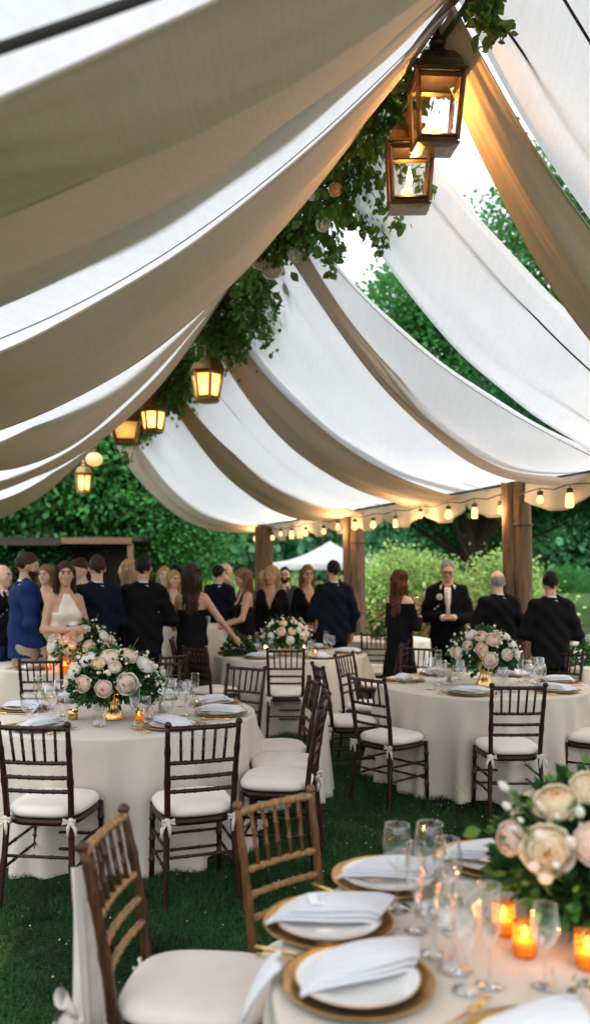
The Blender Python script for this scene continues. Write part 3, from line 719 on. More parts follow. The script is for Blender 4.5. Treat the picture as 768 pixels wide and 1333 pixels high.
def cutlery(kind):
    m = MB()
    if kind == 'fork':
        m.tube([(0, -.10, .004), (0, -.03, .006), (0, .03, .004)], [.0045, .0028, .0026], 8)
        m.ell((0, .048, .006), (.011, .022, .0025), 10)
        for q in (-1.5, -.5, .5, 1.5): m.tube([(q * .0048, .06, .006), (q * .0052, .085, .011), (q * .005, .105, .007)], [.0018, .0016, .0008], 5)
    elif kind == 'knife':
        m.tube([(0, -.115, .004), (0, -.05, .006), (0, -.01, .005)], [.006, .0055, .004], 8); m.ell((0, .055, .005), (.0095, .072, .0016), 12)
    else:
        m.tube([(0, -.10, .004), (0, -.03, .006), (0, .045, .004)], [.0045, .0028, .0028], 8); m.ell((0, .068, .006), (.018, .03, .005), 14)
    return m
P_ch, P_pl = plates(); P_nap = [napkin_obj(.26, .12, s).mesh() for s in (1, 2, 3)]
for me in P_nap: me.materials.append(M_napkin)
P_cut = {k: cutlery(k).mesh() for k in ('fork', 'knife', 'spoon')}
for me in P_cut.values(): me.materials.append(M_gold)
firstp = [0]
def put(src_mesh, name, loc, rz, label, cat, group=None, sc=1., rx=0., mats=None):
    o = bpy.data.objects.new(name, src_mesh); COL.objects.link(o); o.location = loc; o.rotation_euler = (rx, 0, rz); o.scale = (sc,) * 3
    return tag(o, label, cat, group)
def plate_pair(x, y, z, rz, where, group_ch, group_pl, sc=1., label=True):
    if not firstp[0]:
        firstp[0] = 1; a, b = P_ch, P_pl
    else:
        a = P_ch.copy(); COL.objects.link(a); b = P_pl.copy(); COL.objects.link(b)
        for c in P_pl.children:
            d = c.copy(); COL.objects.link(d); d.parent = b
    a.location = (x, y, z + .004); b.location = (x, y, z + .012); a.rotation_euler = b.rotation_euler = (0, 0, rz); a.scale = b.scale = (sc * 1.07,) * 3
    tag(a, 'gold rimmed charger ' + where, 'charger plate', group_ch); tag(b, 'white porcelain plate ' + where, 'plate', group_pl)
# nearest table, one setting at a time
def setting(x, y, where, nap_rot, seed, menu=False, cut=(True, True, True), nap_sc=1.0, off=(0, 0)):
    y -= .045
    rz = toward(x, y, *TF)
    plate_pair(x, y, HT, rz, where, 'chargers on the nearest table', 'plates on the nearest table', .94)
    n = put(P_nap[seed % 3], 'napkin', (x + off[0], y + off[1], HT + .026), nap_rot, 'folded white linen napkin ' + where, 'napkin', 'napkins on the nearest table', nap_sc)
    if menu:
        mm = MB(); rr = random.Random(seed)
        for i, yy in enumerate((.02, .008, -.004, -.016)):
            xx = -.04
            while xx < .05:
                w = rr.uniform(.006, .016); mm.box((xx + w / 2, yy, .0), (w, .0028, .0006)); xx += w + .005
        k = MB(); k.box((0, 0, 0), (.12, .062, .0012)); pm = k.build('menu_card', M_menu, None, False); pm.location = (x + off[0] + .01, y + off[1] - .005, HT + .026 + .0375); pm.rotation_euler = (.02, .05, nap_rot + .1)
        tag(pm, 'white menu card with grey lettering on the napkin ' + where.replace('in front of', 'by'), 'menu card'); a = mm.build('lettering', M_ink, pm, False); a.location = (0, 0, .0012)
    c, s = math.cos(rz), math.sin(rz)
    def loc(u, v, z=HT + .002): return (x + c * u - s * v, y + s * u + c * v, z)
    if cut[0]: put(P_cut['fork'], 'fork', loc(-.19, 0), rz + .04, 'gold fork left of the charger ' + where, 'fork', 'gold forks on the nearest table', 1.0)
    if cut[1]: put(P_cut['knife'], 'knife', loc(.187, -.01), rz - .03, 'gold knife right of the charger ' + where, 'knife', 'gold knives on the nearest table')
    if cut[2]: put(P_cut['spoon'], 'spoon', loc(.215, -.01), rz + .02, 'gold spoon beside the knife ' + where, 'spoon', 'gold spoons on the nearest table')
setting(.135, 1.80, 'nearest the bottom centre', .42, 1, False, (True, True, True), 1.05, (.005, .02))
setting(.085, 2.10, 'in front of the bronze chair back', .02, 2, True, (False, True, True), 1.05, (.0, .015))
setting(.27, 2.40, 'third from the front, behind the stemmed glasses', -.1, 3, False, (False, True, False), .95)
setting(.60, 2.545, 'farthest back, left of the big rose bouquet', -.05, 1, False, (True, True, False), 1.)
setting(.455, 1.52, 'cut off by the bottom edge', .5, 2, False, (True, True, True), 1.0, (-.02, .03))
# napkin corner hanging over
P = []
for i in range(10):
    u = i / 9; P.append([(-.035 - .075 * u + .006 * math.sin(4 * u + 9 * v), 1.80 - .045 * u + (v - .5) * .10 * (1 - .55 * u), HT + .035 - .015 * u - .09 * u * u) for v in np.linspace(0, 1, 9)])
o = MB().grid(np.array(P)).build('napkin_corner', M_napkin, solid=.004); tag(o, 'loose white napkin corner drooping over the edge of the nearest table', 'napkin')

# glasses
def glass_prof(kind):
    if kind == 'wine': return [(.001, .003), (.034, .002), (.035, .0035), (.012, .008), (.0042, .016), (.0035, .05), (.0038, .095), (.010, .105), (.028, .122), (.0375, .148), (.038, .172), (.034, .20), (.031, .218)], .218
    if kind == 'flute': return [(.001, .003), (.031, .002), (.032, .0035), (.010, .008), (.004, .016), (.0033, .05), (.0036, .085), (.010, .095), (.022, .118), (.027, .15), (.0275, .19), (.0265, .235)], .235
    if kind == 'goblet': return [(.001, .003), (.034, .002), (.035, .004), (.012, .009), (.0055, .018), (.005, .045), (.008, .06), (.030, .075), (.043, .10), (.045, .13), (.040, .165)], .165
    return [(.001, .002), (.030, .002), (.033, .006), (.034, .04), (.0365, .10), (.0368, .102)], .102
GL = {}
for k in ('wine', 'flute', 'goblet', 'tumbler'):
    pr, h = glass_prof(k); m = MB().lathe(pr, n=28)
    rr = pr[-1][0]; m.lathe([(rr - .0012, h - .001), (rr + .0006, h + .0006), (rr + .0012, h - .001)], n=28)
    GL[k] = m.mesh(); GL[k].materials.append(M_glass)
M_rimg = M_gold
def glass(kind, x, y, label, z=HT, sc=1., group='clear glasses on the nearest table', fill=0):
    o = put(GL[kind], {'wine': 'wine_glass', 'flute': 'champagne_flute', 'goblet': 'water_goblet', 'tumbler': 'tumbler'}[kind], (x, y, z + .001), random.uniform(0, 6), label, 'glass', group, sc)
    if fill and kind != 'tumbler':
        pr, h = glass_prof(kind); q = [(r * .95, zz) for r, zz in pr if h * .3 < zz < h * .8]; zt = q[-1][1]
        MB().lathe([(.001, q[0][1])] + q + [(.001, zt)], n=20).build('drink', M_pinkw, o)
    return o
def T(px, py, h=HT): D = (CZ - h) * 1057 / (py - 748); return (px - 384) / 1057 * D, D
for k, px, py, lb, sc in [
    ('wine', 517, 1183, 'tall clear wine glass farthest left of the cluster on the nearest table', 1.02),
    ('wine', 559, 1190, 'tall clear wine glass whose rim stands highest in the nearest cluster', 1.08),
    ('wine', 582, 1206, 'clear wine glass with a gold band, right rear of the nearest cluster', 1.0),
    ('flute', 541, 1212, 'slim clear flute just right of the leftmost wine glass on the nearest table', .92),
    ('goblet', 566, 1243, 'wide clear goblet in the middle of the nearest glass cluster', 1.05),
    ('flute', 607, 1290, 'slim clear flute closest to us in the nearest glass cluster', .95),
    ('goblet', 592, 1262, 'wide clear goblet just behind the closest flute', 1.1),
    ('flute', 637, 1283, 'slim clear flute right of the closest one, in front of the candles', .92),
    ('wine', 709, 1284, 'clear wine glass standing alone in front of the wicker basket', .80),
    ('tumbler', 738, 1325, 'low clear tumbler at the bottom right corner', .9)]:
    x, y = T(px, py); glass(k, x, y, lb, sc=sc)

# candles
M_merc = mercury('mercury_amber_glass')
def votive(x, y, z, label, r=.03, h=.075, mt=None, watt=.5, group='lit amber votive candles'):
    t = thing('votive_candle', label, 'candle', (x, y, z), 0, group)
    MB().lathe([(.001, 0), (r * .92, 0), (r, .006), (r * 1.0, h * .6), (r * 1.03, h), (r * .97, h), (r * .95, .008)], n=28).build('glass_cup', mt or M_merc, t)
    w = MB().lathe([(r * .8, .008), (r * .8, h * .45), (.001, h * .45)], n=18).build('wax', M_wax, t)
    MB().lathe([(.001, 0), (.0045, .006), (.0055, .012), (.003, .022), (.0005, .032)], (0, 0, h * .48), 10).build('flame', M_flame, t)
    if watt:
        l = bpy.data.lights.new('candle_glow', 'POINT'); l.energy = watt; l.color = (1, .55, .2); l.shadow_soft_size = .01
        o = bpy.data.objects.new('candle_glow', l); COL.objects.link(o); o.parent = t; o.location = (0, 0, h * .8)
    return t
for px, py, lb in [(655, 1216, 'lit amber glass votive candle, left and rearmost by the wicker basket'), (682, 1244, 'lit amber glass votive candle in front of the wicker basket, middle of three'), (764, 1260, 'lit amber glass votive candle cut by the right edge below the basket')]:
    x, y = T(px, py); votive(x, y, HT, lb, .027, .080, None, .38)

# ------------------------------------------------------------------ flowers
def bouquet(loc, R, Hh, vase, label, roses, nrand=14, leafn=900, leafs=.035, cols='CPBBW', seed=0, cat='flower arrangement', drop=.25, filler=60, absr=()):
    """loc: table point under the vase; R: half width; Hh: height of the flower dome centre"""
    r = np.random.default_rng(seed); t = thing('flower_arrangement', label, cat, loc, 0, 'rose arrangements on the tables')
    c = np.array([0, 0, Hh])
    if vase == 'flared':
        MB().lathe([(.001, 0), (R * .26, 0), (R * .27, .006), (R * .17, Hh * .22), (R * .12, Hh * .36), (R * .17, Hh * .6), (R * .30, Hh * .85), (R * .28, Hh * .85), (.001, Hh * .7)], n=28).build('vase', M_gold, t)
    elif vase == 'bowl':
        MB().lathe([(.001, 0), (R * .20, 0), (R * .16, .02), (R * .22, Hh * .4), (R * .30, Hh * .8), (R * .28, Hh * .8)], n=28).build('vase', M_gold, t)
    elif vase == 'cube':
        MB().box((0, 0, .055), (.11, .11, .11)).build('vase', M_gold, t, False, bevel=.006)
    elif vase == 'basket':
        P = []
        for i in range(30):
            z = i / 29 * .12; P.append([((.105 + .02 * i / 29 + .0035 * math.sin(PI * i) + .004 * math.cos(a * 22 + PI * (i % 2))) * math.cos(a), (.105 + .02 * i / 29 + .004 * math.cos(a * 22 + PI * (i % 2))) * math.sin(a), z) for a in np.linspace(0, 2 * PI, 132, endpoint=False)])
        b = MB().grid(np.array(P), True).build('basket', M_basket, t); MB().lathe([(.122, .118), (.132, .125), (.128, .134), (.118, .128)], n=40).build('basket_rim', M_basket, b)
    # foliage
    d = r.normal(size=(leafn, 3)); d /= np.linalg.norm(d, axis=1)[:, None]; d[:, 2] = np.where(d[:, 2] < -.75, -d[:, 2], d[:, 2])
    rad = r.uniform(.35, 1.0, leafn) ** .6 * (1 + .12 * np.sin(5 * np.arctan2(d[:, 1], d[:, 0])))
    p = d * rad[:, None] * np.array([R * .93, R * .93, R * .62]) + c; p[:, 2] -= drop * R * (np.hypot(p[:, 0], p[:, 1]) / R) ** 2
    link('foliage', leaf_mesh(p, np.full(leafn, leafs), d + (0, 0, -.2), .7, r), M_leafB, t)
    k = r.integers(0, leafn, leafn // 5); link('leaves', leaf_mesh(p[k] * (1, 1, 1) + d[k] * leafs * .7, np.full(len(k), leafs * .6), d[k], .8, r), M_leafC, t)
    sm = MB()
    for q in range(18):
        dd = r.normal(size=3); dd[2] = abs(dd[2]) * .5 - .2; dd /= np.linalg.norm(dd); sm.tube([c * .7, c + dd * R * .6, c + dd * R * 1.02 + (0, 0, .01)], .0022 if R > .25 else .0016, 4)
    sm.build('stems', M_stem, t)
    placed = []
    for (dx, dy, dz, s, col, vx, vy, vz) in absr:
        rose(t, (dx, dy, dz), (vx, vy, vz), s, col, len(placed)); placed.append(np.array((dx, dy, dz)))
    for (dx, dy, dz, s, col) in roses:
        v = np.array([dx, dy, dz], float); v /= np.linalg.norm(v); q = v * np.array([R * .95, R * .95, R * .66]) + c; q[2] -= drop * R * (math.hypot(q[0], q[1]) / R) ** 2 * .6
        rose(t, tuple(q), tuple(v), s, col, len(placed)); placed.append(q)
    tries = 0
    while nrand and tries < 500:
        tries += 1; v = r.normal(size=3); v[2] = abs(v[2]) * .9; v /= np.linalg.norm(v); s = R * r.uniform(.15, .21)
        q = v * np.array([R * .93, R * .93, R * .70]) + c; q[2] -= drop * R * (math.hypot(q[0], q[1]) / R) ** 2 * .6
        if all(np.linalg.norm(q - o) > s * 1.7 for o in placed):
            rose(t, tuple(q), tuple(v), s, cols[r.integers(len(cols))], tries); placed.append(q); nrand -= 1
    if filler:
        d = r.normal(size=(filler, 3)); d[:, 2] = np.abs(d[:, 2]) * .8 - .15; d /= np.linalg.norm(d, axis=1)[:, None]; p = d * np.array([R, R, R * .75]) * r.uniform(.95, 1.1, filler)[:, None] + c
        Tm = MB().ell((0, 0, 0), (1, 1, .7), 6); link('filler_blossoms', scatter(np.concatenate(Tm.V), np.array(Tm.F4), rand_rot(filler, r) * r.uniform(.008, .016, filler)[:, None, None] * R / .28, p, True), M_roseW, t)
    return t
bouquet((-1.12, 5.0, HT), .285, .245, 'flared', 'low dome of blush roses in a flared gold vase on the left table',
        [(-.45, -.85, .12, .052, 'P'), (.02, -1, .0, .052, 'P'), (.52, -.85, .12, .066, 'B'), (-.85, -.5, .45, .062, 'B'), (-.5, -.5, .85, .06, 'W'), (.05, -.55, .95, .062, 'B'), (.45, -.3, .95, .062, 'P'), (-.15, -.6, .62, .045, 'C'), (-.95, -.35, .05, .05, 'P'), (.85, -.2, .65, .06, 'W'), (.2, -.7, .55, .04, 'B')], 4, 1900, .042, 'PBBW', 11, drop=.14)
bouquet((1.50, 6.45, HT), .27, .275, 'flared', 'tall dome of pink and cream roses in a gold vase on the right table',
        [(-.05, -1, -.12, .062, 'B'), (-.3, -.9, .35, .052, 'P'), (.12, -.75, .75, .062, 'P'), (-.25, -.6, .9, .055, 'P'), (.5, -.85, .1, .05, 'B'), (-.9, -.4, .1, .05, 'B'), (-.65, -.6, .45, .045, 'B'), (.75, -.45, .4, .055, 'W'), (.9, -.4, .0, .05, 'W'), (.4, -.4, .9, .055, 'B'), (-.5, -.3, .9, .05, 'W')], 6, 1500, .042, 'BWP', 12, drop=.14)
bouquet((-.10, 8.95, HT), .27, .22, 'cube', 'dome of pale roses in a square gold vase on the far middle table',
        [(-.2, -.9, .5, .052, 'P'), (.3, -.9, .55, .045, 'C'), (.2, -1, .0, .045, 'W'), (.75, -.6, .2, .05, 'C'), (-.6, -.7, .2, .045, 'W')], 14, 1000, .045, 'CCWB', 13)
bouquet((-.62, 8.95, HT), .19, .09, None, 'low loose heap of greenery left of the roses on the far middle table', [], 0, 700, .05, 'W', 14, drop=.4, filler=25)
bouquet((-2.02, 7.75, HT), .30, .235, 'bowl', 'dome of ivory roses with dark leaves on the far left table',
        [(.45, -.9, .15, .058, 'B'), (.05, -.9, .6, .05, 'B'), (-.35, -.8, .55, .055, 'P'), (-.85, -.5, .1, .05, 'W'), (.2, -.6, .9, .055, 'W'), (-.1, -1, .3, .042, 'P')], 12, 1200, .045, 'BWWP', 15)
bouquet((2.75, 8.05, HT), .24, .10, None, 'low spread of greenery and pale blossoms on the far right table', [], 4, 700, .05, 'W', 16, drop=.3, filler=30)
bouquet((1.25, 11.2, HT), .2, .12, None, 'small pale flower cluster on the distant table behind the guests', [], 7, 400, .05, 'CW', 17, filler=10)
bouquet((.765, 2.09, HT), .235, .195, 'basket', 'large close bouquet of cream and pink garden roses in a dark wicker basket',
        [(.55, -.9, .4, .06, 'B'), (.7, -.7, -.1, .06, 'C'), (.6, .2, .9, .06, 'W'), (-.6, .5, .6, .06, 'C'), (.2, .9, .5, .06, 'P')], 0, 1700, .055, 'CPB', 18, drop=.35, filler=0,
        absr=[(-.172, -.185, .240, .060, 'C', -.25, -1, .12), (-.066, -.20, .262, .052, 'P', .1, -1, .2), (-.128, -.10, .335, .054, 'C', -.3, -.45, .9), (-.035, -.09, .365, .05, 'C', .1, -.6, .8), (-.245, -.11, .245, .042, 'P', -1, -.5, .25), (.07, -.17, .30, .05, 'B', .3, -1, .4)])
near_bq = [o for o in bpy.data.objects if o.name.startswith('flower_arrangement')][-1]
near = [(-.29, -.02, .40, 'W', .017, 1.25), (-.285, -.03, .355, 'W', .015, 1.1), (-.235, -.05, .365, 'G', .016, 1), (-.205, -.04, .355, 'B', .016, 1.8), (-.26, -.06, .33, 'W', .010, 1.3), (-.275, -.06, .31, 'W', .010, 1.3), (-.25, -.08, .315, 'G', .009, 1.3), (-.22, -.09, .30, 'B', .028, 1.2), (-.155, -.10, .29, 'B', .026, 1.3), (-.195, -.12, .245, 'W', .014, 1.1), (-.18, -.08, .345, 'W', .011, 1.3), (-.12, -.06, .35, 'W', .02, 1.2), (-.30, -.05, .285, 'G', .009, 1.4), (-.21, -.09, .205, 'B', .03, .9), (-.24, -.10, .235, 'B', .020, 1.2), (.02, -.22, .10, 'W', .014, 1.1), (-.10, -.19, .085, 'W', .010, 1)]
bqn = [o for o in bpy.data.objects if o.get('label', '').startswith('large close bouquet')][0]
sm = MB()
for x, y, z, c, s, el in near:
    x += .03; y -= .10; z -= .025; s *= .95
    o = bpy.data.objects.new('bud', BUD[c]); COL.objects.link(o); o.parent = bqn; v = np.array([x, y, z - .12]); v /= np.linalg.norm(v); orient(o, (x, y, z), tuple(v), s); o.scale = (s, s, s * el)
    sm.tube([(x * .2, y * .2, .16), (x * .7, y * .7, z - .09), (x - .002, y, z - s * .8)], .0022, 5)
sm.build('bud_stems', M_stem, bqn)
lf = []
for x, y, z in [(-.33, -.05, .34), (-.10, -.12, .33), (-.05, -.16, .30), (-.30, -.06, .25), (.0, -.15, .34)]: lf.append((x, y, z))
link('broad_leaves', leaf_mesh(np.array(lf), np.full(5, .07), np.array([(-.6, -.3, .5), (.1, -.8, .4), (.3, -.8, .2), (-.8, -.2, -.3), (0, -.8, .5)]), 1.0, rng), M_leafC, bqn)
# sprig lying on the nearest table, and at the corner
for (x, y, lb) in [(.40, 2.08, 'thin green sprig lying behind the glass cluster on the nearest table'), (.60, 1.66, 'thin grey green sprig lying near the bottom right corner')]:
    t = thing('greenery_sprig', lb, 'sprig', (x, y, HT)); r_ = np.random.default_rng(int(x * 100)); n = 36
    u = r_.uniform(0, 1, n); p = np.stack([-.07 + .16 * u, .03 * np.sin(4 * u) + r_.normal(size=n) * .006, .012 + .02 * np.sin(3 * u) + r_.uniform(0, .01, n)], 1)
    link('leaves', leaf_mesh(p, np.full(n, .022), np.array([(.5, s, .4) for s in r_.choice((-1, 1), n)]), .9, r_), M_leafB, t)
    MB().tube([(-.07 + .16 * q, .03 * math.sin(4 * q), .01 + .02 * math.sin(3 * q)) for q in np.linspace(0, 1, 10)], .0015, 5).build('stem', M_stem, t)

# ------------------------------------------------------------------ settings on the tables farther off
def far_settings(c, R, nm, angles, seed, glasses=18, excl=(0, 0, .22)):
    r = random.Random(seed)
    for a in angles:
        a = math.radians(a); x = c[0] + (R - .20) * math.cos(a); y = c[1] + (R - .20) * math.sin(a); rz = toward(x, y, *c)
        pl = 'at the ' + nm
        side = 'front' if math.sin(a) < -.6 else 'rear' if math.sin(a) > .6 else 'left' if math.cos(a) < 0 else 'right'
        side = {('front', True): 'front left', ('front', False): 'front right', ('rear', True): 'rear left', ('rear', False): 'rear right', ('left', True): 'left', ('left', False): 'left', ('right', True): 'right', ('right', False): 'right'}[(side, math.cos(a) < -.05)]
        plate_pair(x, y, HT, rz, f'on the {side} side of the {nm}', f'chargers on the {nm}', f'plates on the {nm}', .95)
        put(P_nap[r.randrange(3)], 'napkin', (x, y, HT + .026), rz + r.uniform(-.4, .4) + (0 if r.random() < .5 else 1.5), f'folded white napkin on the {side} side of the {nm}', 'napkin', f'napkins on the {nm}')
        cc, ss = math.cos(rz), math.sin(rz)
        for kd, du in (('fork', -.19), ('fork', -.215), ('knife', .19)):
            put(P_cut[kd], kd, (x + cc * du, y + ss * du, HT + .003), rz + r.uniform(-.1, .1), f'gold {kd} on the {side} side of the {nm}', kd, f'gold {kd}s on the {nm}')
    n = 0; pts = []
    while n < glasses:
        a = r.uniform(0, 2 * PI); q = r.uniform(.28, R - .33); x = c[0] + q * math.cos(a); y = c[1] + q * math.sin(a)
        if math.hypot(x - excl[0], y - excl[1]) < excl[2] * .7 or any(math.hypot(x - u, y - v) < .075 for u, v in pts): 
            if len(pts) > 60: break
            continue
        k = r.choice(['wine', 'wine', 'goblet', 'flute', 'tumbler']); pts.append((x, y)); n += 1
        kn = {'wine': 'clear stemmed wine glass', 'goblet': 'clear round goblet', 'flute': 'slim clear flute', 'tumbler': 'low clear tumbler'}[k]
        glass(k, x, y, f'{kn} around the centrepiece of the {nm}', sc=r.uniform(.95, 1.1), group=f'{k} glasses on the {nm}', fill=r.random() < .25)
    return pts
far_settings(TL, .86, 'left table with blush roses', (-122, -52, -8, 30, 75, 130, 172), 1, 20, (-1.12, 5.0, .2))
far_settings(TR, .84, 'right table with the gold vase', (-112, -45, 5, 55, 115, 165), 2, 20, (1.5, 6.45, .2))
far_settings(TM, .86, 'far middle table', (-120, -60, 0, 60, 130, 185), 3, 16, (-.1, 8.95, .2))
far_settings(TBL, .86, 'far left table', (-100, -40, 10, 60, 140), 4, 14, (-2.02, 7.75, .2))
far_settings(TFR, .86, 'far right table', (-150, -100, 170, 110), 5, 10, (2.75, 8.05, .2))
for x, y, k, lb in [(-.76, 5.0, 'wine', 'clear wine glass right of the blush rose dome, left one of the pair'), (-.66, 4.92, 'wine', 'clear wine glass right of the blush rose dome, right one of the pair'), (-1.56, 4.78, 'goblet', 'round clear goblet left of the blush rose dome'), (-1.42, 4.72, 'wine', 'tall wine glass just left of the gold vase of blush roses'), (-.93, 4.72, 'flute', 'slim flute just right of the gold vase of blush roses'),
                    (1.80, 6.3, 'goblet', 'wide goblet right of the tall rose vase, nearest to it'), (1.92, 6.38, 'goblet', 'widest goblet right of the tall rose vase, farthest from it'), (1.05, 6.3, 'wine', 'wine glass at the left of the right table beside the plate')]:
    glass(k, x, y, lb, sc=1.12, group='glasses beside the rose vases')
M_pil = mat('pillar_candle_wax', (.80, .72, .58), .5, trans=.25)
def pillar(x, y, h, label, lit=True, glassed=True):
    t = thing('pillar_candle', label, 'candle', (x, y, HT), 0, 'ivory candles in clear cylinders')
    MB().lathe([(.001, .004), (.022, .004), (.022, h * .62), (.001, h * .61)], n=16).build('wax', M_pil, t)
    MB().lathe([(.001, .001), (.038, .001), (.04, .006), (.04, h)], n=24).build('glass_cylinder', M_glass, t)
    if lit: MB().lathe([(.001, 0), (.005, .012), (.003, .026), (.0005, .036)], (0, 0, h * .63), 8).build('flame', M_flame, t)
pillar(-1.30, 5.35, .17, 'ivory candle in a clear cylinder left behind the blush roses')
pillar(-.86, 5.25, .15, 'ivory candle in a clear cylinder right behind the blush roses', False)
pillar(.10, 8.75, .14, 'ivory candle in a clear cylinder right of the square gold vase')
pillar(-.32, 8.72, .15, 'ivory candle in a clear cylinder left of the square gold vase')
pillar(1.28, 6.75, .16, 'ivory candle in a clear cylinder left behind the tall gold vase', False)
votive(-2.10, 7.42, HT + .0, 'brightly lit amber globe candle in front of the ivory roses', .05, .13, M_amber, 2.0)
votive(-2.32, 7.62, HT, 'small lit votive left of the ivory roses', .03, .06, M_amber, 0)
votive(.22, 8.9, HT, 'small lit votive at the right of the far middle table', .03, .06, M_amber, 0)
votive(-.95, 4.95, HT, 'small amber glass votive right of the gold vase of blush roses', .028, .06, M_amber, 0)
votive(-1.36, 4.98, HT, 'small brass coloured votive left of the gold vase of blush roses', .03, .06, M_gold, 0)
for dx in (-.1, .08): glass('wine', -1.22 + dx, 10.0, 'wine glass standing on the tall cocktail table', z=1.022, group='wine glasses on the cocktail table')
glass('tumbler', -1.1, 10.2, 'low tumbler on the tall cocktail table', z=1.022, group=None)
# ------------------------------------------------------------------ people: implicit surfaces turned into one continuous mesh
def surfnet(f, lo, hi, h):
    lo = np.array(lo, float); hi = np.array(hi, float); n = np.ceil((hi - lo) / h).astype(int) + 1
    ax = [lo[i] + h * np.arange(n[i]) for i in range(3)]
    X, Y, Z = np.meshgrid(*ax, indexing='ij'); V = f(X.astype(np.float32), Y.astype(np.float32), Z.astype(np.float32)); S = V < 0
    c = [n[0] - 1, n[1] - 1, n[2] - 1]; acc = np.zeros((*c, 3), np.float32); cnt = np.zeros(c, np.float32)
    for axis in range(3):
        o1, o2 = [a for a in range(3) if a != axis]
        for d1 in (0, 1):
            for d2 in (0, 1):
                sl0 = [None] * 3; sl1 = [None] * 3
                sl0[axis] = slice(0, c[axis]); sl1[axis] = slice(1, c[axis] + 1)
                sl0[o1] = sl1[o1] = slice(d1, d1 + c[o1]); sl0[o2] = sl1[o2] = slice(d2, d2 + c[o2])
                a = V[tuple(sl0)]; b = V[tuple(sl1)]; m = (a < 0) != (b < 0)
                t = np.where(m, a / np.where(m, a - b, 1), 0)
                p = np.zeros((*c, 3), np.float32); p[..., axis] = t; p[..., o1] = d1; p[..., o2] = d2
                acc += p * m[..., None]; cnt += m
    act = cnt > 0; idx = -np.ones(c, int); idx[act] = np.arange(act.sum())
    I = np.argwhere(act); P = lo + (I + acc[act] / cnt[act][:, None]) * h; F = []
    for axis in range(3):
        o1, o2 = [(1, 2), (2, 0), (0, 1)][axis]
        a = S.take(range(0, n[axis] - 1), axis); b = S.take(range(1, n[axis]), axis); E = np.argwhere(a != b)
        E = E[(E[:, o1] >= 1) & (E[:, o1] < n[o1] - 1) & (E[:, o2] >= 1) & (E[:, o2] < n[o2] - 1)]
        inside = a[tuple(E.T)]
        def g(s1, s2): q = E.copy(); q[:, o1] -= s1; q[:, o2] -= s2; return idx[tuple(q.T)]
        q = np.stack([g(1, 1), g(0, 1), g(0, 0), g(1, 0)], 1); q[~inside] = q[~inside][:, ::-1]; F.append(q)
    return P, np.concatenate(F)

def cap(X, Y, Z, a, b, ra, rb, sc=(1, 1, 1)):
    ax, ay, az = [a[i] / sc[i] for i in range(3)]; dx, dy, dz = [b[i] / sc[i] - a[i] / sc[i] for i in range(3)]
    px, py, pz = X / sc[0] - ax, Y / sc[1] - ay, Z / sc[2] - az; L = dx * dx + dy * dy + dz * dz + 1e-9
    t = np.clip((px * dx + py * dy + pz * dz) / L, 0, 1)
    return (np.sqrt((px - t * dx) ** 2 + (py - t * dy) ** 2 + (pz - t * dz) ** 2) - (ra + (rb - ra) * t)) * min(sc)
def ellip(X, Y, Z, c, r):
    q = np.sqrt(((X - c[0]) / r[0]) ** 2 + ((Y - c[1]) / r[1]) ** 2 + ((Z - c[2]) / r[2]) ** 2); return (q - 1) * min(r)
def smin(a, b, k):
    h = np.clip(.5 + .5 * (b - a) / k, 0, 1); return b * (1 - h) + a * h - k * h * (1 - h)

SKIN = {k: mat('skin_' + k, c, .5, var=.05, vscale=20, spec=.35) for k, c in dict(fair=(.62, .36, .26), tan=(.50, .27, .17), pale=(.68, .44, .34)).items()}
for k in SKIN: SKIN[k].node_tree.nodes['Principled BSDF'].inputs['Subsurface Weight'].default_value = 0
HAIR = {k: mat('hair_' + k, c, .6, var=.4, vscale=6, bump=.8, bscale=30, stretch=(9, 9, 1.2), spec=.18) for k, c in dict(dark=(.010, .006, .004), brown=(.040, .019, .010), light=(.20, .11, .05), blonde=(.42, .27, .12), grey=(.26, .25, .24), auburn=(.09, .03, .015), black=(.006, .006, .006)).items()}
CL = {}
for k, c in dict(black=(.0035, .0035, .0045), navy=(.004, .0065, .015), blue=(.007, .022, .085), white=(.75, .74, .72), cream=(.70, .60, .50), sand=(.30, .24, .17), green=(.42, .42, .06), lightblue=(.40, .46, .55), charcoal=(.04, .04, .045)).items():
    CL[k] = mat('cloth_' + k, c, .8, var=.15, vscale=6, bump=1.0, bscale=9, spec=.12)
M_eye = mat('eye_dark', (.02, .015, .012), .2); M_eyew = mat('eye_white', (.7, .68, .65), .3); M_lip = mat('lips', (.45, .14, .12), .45); M_shoe = mat('shoe_leather', (.012, .01, .009), .3)

def hand(m, w, d, up, side, hold=False):
    """palm and five bent fingers at wrist w, along d; up = back of the hand"""
    w = np.array(w, float); d = np.array(d, float); d /= np.linalg.norm(d); up = np.array(up, float); up -= d * (up @ d); up /= np.linalg.norm(up); s = np.cross(d, up) * side
    m.tube([w - d * .03, w, w + d * .03, w + d * .065, w + d * .088], [.024, .023, .033, .038, .026], 10)
    for i, (off, L_) in enumerate([(-.027, .062), (-.009, .074), (.010, .070), (.028, .054)]):
        b = w + d * .078 + s * off; c = 1.0 if hold else .45
        k1 = b + d * L_ * .42 - up * .006 * c; k2 = k1 + (d * .6 - up * .8 * c) * L_ * .33; k3 = k2 + (d * .2 - up * 1.0 * c) * L_ * .28
        m.tube([b - d * .01, k1, k2, k3], [.0105, .010, .0088, .0065], 6)
    b = w + d * .025 - s * .026; m.tube([b, b - s * .022 + d * .022 - up * .006, b - s * .026 + d * .05 - up * .016, b - s * .018 + d * .066 - up * .022], [.013, .012, .0105, .007], 6)

